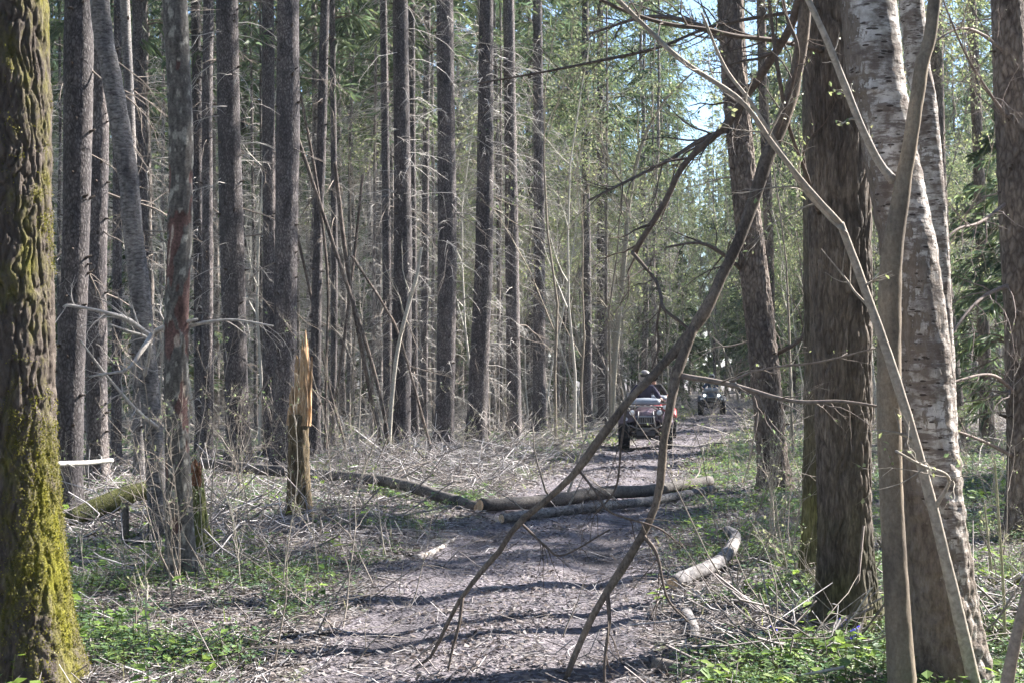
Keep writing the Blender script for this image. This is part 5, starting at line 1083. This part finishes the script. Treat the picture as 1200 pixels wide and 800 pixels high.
def rider(label, loc, rz, jacket, helmet):
    """seated on a quad, hands on the grips, facing -Y; local origin on the ground under the seat"""
    t = thing('person', label, 'person', loc, rz)
    pel = (0, .22, .90); wst = (0, .20, 1.08); chs = (0, .10, 1.28); nck = (0, .04, 1.44); hd0 = (0, .0, 1.52); hd1 = (0, -.02, 1.62); hd2 = (0, -.01, 1.70)
    V = [pel, wst, chs, nck, hd0, hd1, hd2]; E = [(i, i+1) for i in range(6)]; Rr = [.14, .135, (.15, .12), .055, .07, .082, .065]
    arms = []; legs = []
    for s in (-1, 1):
        a = [(s*.17, .08, 1.38), (s*.31, .0, 1.18), (s*.37, -.10, 1.11), (s*.365, -.135, 1.10)]
        k = len(V); V += a; E += [(2, k), (k, k+1), (k+1, k+2), (k+2, k+3)]; Rr += [.062, .046, .034, .036]; arms.append(a)
        for f in range(5):        # fingers closed round the grip
            fx = s*(.335+.018*f) if f < 4 else s*.33; L0 = (fx, -.165, 1.115) if f < 4 else (s*.322, -.14, 1.085); kk = len(V)
            V += [L0, (L0[0], L0[1]-.012, L0[2]-.03), (L0[0], L0[1]+.01, L0[2]-.05+.003*f)]; E += [(k+3, kk), (kk, kk+1), (kk+1, kk+2)]; Rr += [.010, .009, .008]
        l = [(s*.12, .18, .88), (s*.27, -.14, .84), (s*.35, .02, .44), (s*.36, -.08, .385)]
        k = len(V); V += l; E += [(0, k), (k, k+1), (k+1, k+2), (k+2, k+3)]; Rr += [.095, .068, .05, .045]; legs.append(l)
    skin_obj('body', V, E, Rr, PM['skin'], t)
    JV = [(0, .21, .93), (0, .20, 1.08), (0, .10, 1.28), (0, .05, 1.40)]; JE = [(0, 1), (1, 2), (2, 3)]; JR = [.165, .165, (.185, .15), .085]
    for a in arms: k = len(JV); JV += a[:3]; JE += [(2, k), (k, k+1), (k+1, k+2)]; JR += [.085, .065, .048]
    skin_obj('jacket', JV, JE, JR, jacket, t)
    TV = [(0, .22, .90)]; TE = []; TR = [.16]
    for l in legs: k = len(TV); TV += l[:3]; TE += [(0, k), (k, k+1), (k+1, k+2)]; TR += [.105, .08, .06]
    skin_obj('trousers', TV, TE, TR, PM['greycloth'], t)
    for l in legs:
        skin_obj('boot', [(l[2][0], .03, .50), (l[2][0], .02, .40), (l[3][0], -.08, .385), (l[3][0], -.16, .38)], [(0, 1), (1, 2), (2, 3)], [.062, .058, .05, .04], PM['black'], t)
    bm = bmesh.new(); bmesh.ops.create_uvsphere(bm, u_segments=20, v_segments=14, radius=.135)
    for v in bm.verts:
        if v.co.y < -.06 and -.09 < v.co.z < .045: v.co.y = -.06+(v.co.y+.06)*.25
        v.co.z *= 1.08; v.co.y *= 1.12; v.co.z += 1.635
    bm_obj('helmet', bm, helmet, t, True)
    bm = bmesh.new(); box(bm, (0, -.105, 1.65), (.19, .05, .075), .02); bm_obj('goggles', bm, PM['gog'], t)
    return t
def gz(x, y): return ghf(x, y)+.012
q1 = PX(757, 500, 32.0); a1 = radians(-4)
quad('muddy mauve grey quad bike with bull bar driving towards the camera', (q1[0], 32.3, gz(q1[0], 32.3)), a1, PM['plum'])
rider('rider in dark jacket and grey helmet on the front quad bike', (q1[0], 32.3, gz(q1[0], 32.3)), a1, PM['denim'], PM['helm'])
q2 = PX(767, 500, 37.8)
quad('red quad bike mostly hidden close behind the front one', (q2[0], 38., gz(q2[0], 38.)), radians(-6), PM['red'])
rider('rider in dark jacket following close behind the front quad bike', (q2[0], 38., gz(q2[0], 38.)), radians(-6), PM['greycloth'], PM['gog'])
q3 = PX(834, 480, 62); 
quad('distant blue grey quad bike with both headlights shining', (q3[0], 62, gz(q3[0], 62)), radians(-8), PM['blue'], 'lit')
rider('distant rider in blue on the quad bike with shining headlights', (q3[0], 62, gz(q3[0], 62)), radians(-8), PM['bluecloth'], PM['pale'])
for t, f in named:
    if '_d' in t: del t['_d']
if '_d' in ft: del ft['_d']
# ---------------------------------------------------------------- a label of its own for every countable repeat
MARKS = [(35, 'the mossy tree'), (85, 'the first grey spruce'), (165, 'the leaning lichen tree'), (210, 'the peeled dead tree'), (274, 'the mauve grey spruce'), (336, 'the stout spruce'), (375, 'the thin leaning spruce'), (470, 'the knotty spruce'),
         (523, 'the bristly brown spruce'), (565, 'the thick leaning spruce'), (602, 'the sunlit spruce'), (632, 'the verge spruce'), (687, 'the bright slender spruce'), (722, 'the curved sapling'), (885, 'the dark leaning tree'), (985, 'the furrowed tree'), (1080, 'the large birch'), (1195, 'the wide reddish trunk')]
ORD = ['nearest', 'second', 'third', 'fourth', 'fifth', 'sixth', 'seventh', 'eighth', 'ninth', 'tenth', 'eleventh', 'twelfth', 'thirteenth', 'fourteenth']
NOUN = {'thin pale bare young tree': 'thin bare young tree', 'slim tall spruce trunk': 'slim spruce', 'faint distant spruce trunk': 'faint far spruce trunk', 'slender young broadleaf tree': 'young leafing tree', 'bushy young spruce': 'small bushy spruce', 'bushy spruce clothed': 'tall bushy spruce',
        'thin pale upright sapling': 'thin pale sapling', 'thin budding sapling': 'thin budding sapling', 'low shrub of thin': 'bare shrub', 'weathered stick': 'weathered stick'}
bins = {}
for o in bpy.data.objects:
    if o.parent or not o.get('group') or not o.get('label'): continue
    for k_, nn_ in NOUN.items():
        if o['label'].startswith(k_):
            px = 600+F*o.location[0]/max(o.location[1], 1); i = sum(px > m[0] for m in MARKS)
            bins.setdefault((nn_, i), []).append(o)
for (nn_, i), lst in bins.items():
    lst.sort(key=lambda o: o.location[1])
    if i == 0: where = 'before the mossy tree at the edge'
    elif i == len(MARKS): where = 'past the wide reddish trunk'
    else: where = 'between %s and %s' % (MARKS[i-1][1], MARKS[i][1])
    for k_, o in enumerate(lst):
        if nn_.startswith('faint') : o['label'] = '%s %s' % (nn_, where); o['group'] = 'faint far spruce trunks '+where
        elif len(lst) == 1: o['label'] = 'lone %s %s' % (nn_, where)
        else:
            w_ = ('%s %s' if k_ == 0 else '%s nearest %s') % (ORD[min(k_, 13)], nn_); o['label'] = '%s %s' % (w_, where)

# ---------------------------------------------------------------- haze in the wood
hz = bpy.data.materials.new('forest_haze'); hz.use_nodes = True; hn = hz.node_tree
hn.nodes.remove(hn.nodes['Principled BSDF']); pv = hn.nodes.new('ShaderNodeVolumePrincipled'); pv.inputs['Density'].default_value = .0004
pv.inputs['Color'].default_value = (.93, .96, 1, 1); hn.links.new(pv.outputs[0], hn.nodes['Material Output'].inputs['Volume'])
bm = bmesh.new(); bmesh.ops.create_cube(bm, size=1)
for v in bm.verts: v.co.x *= 1900; v.co.y = 450+v.co.y*2760; v.co.z = v.co.z*35.5+15.5
o = bm_obj('haze', bm, hz, None); o['kind'] = 'stuff'; o['label'] = 'thin bright air between the trees'
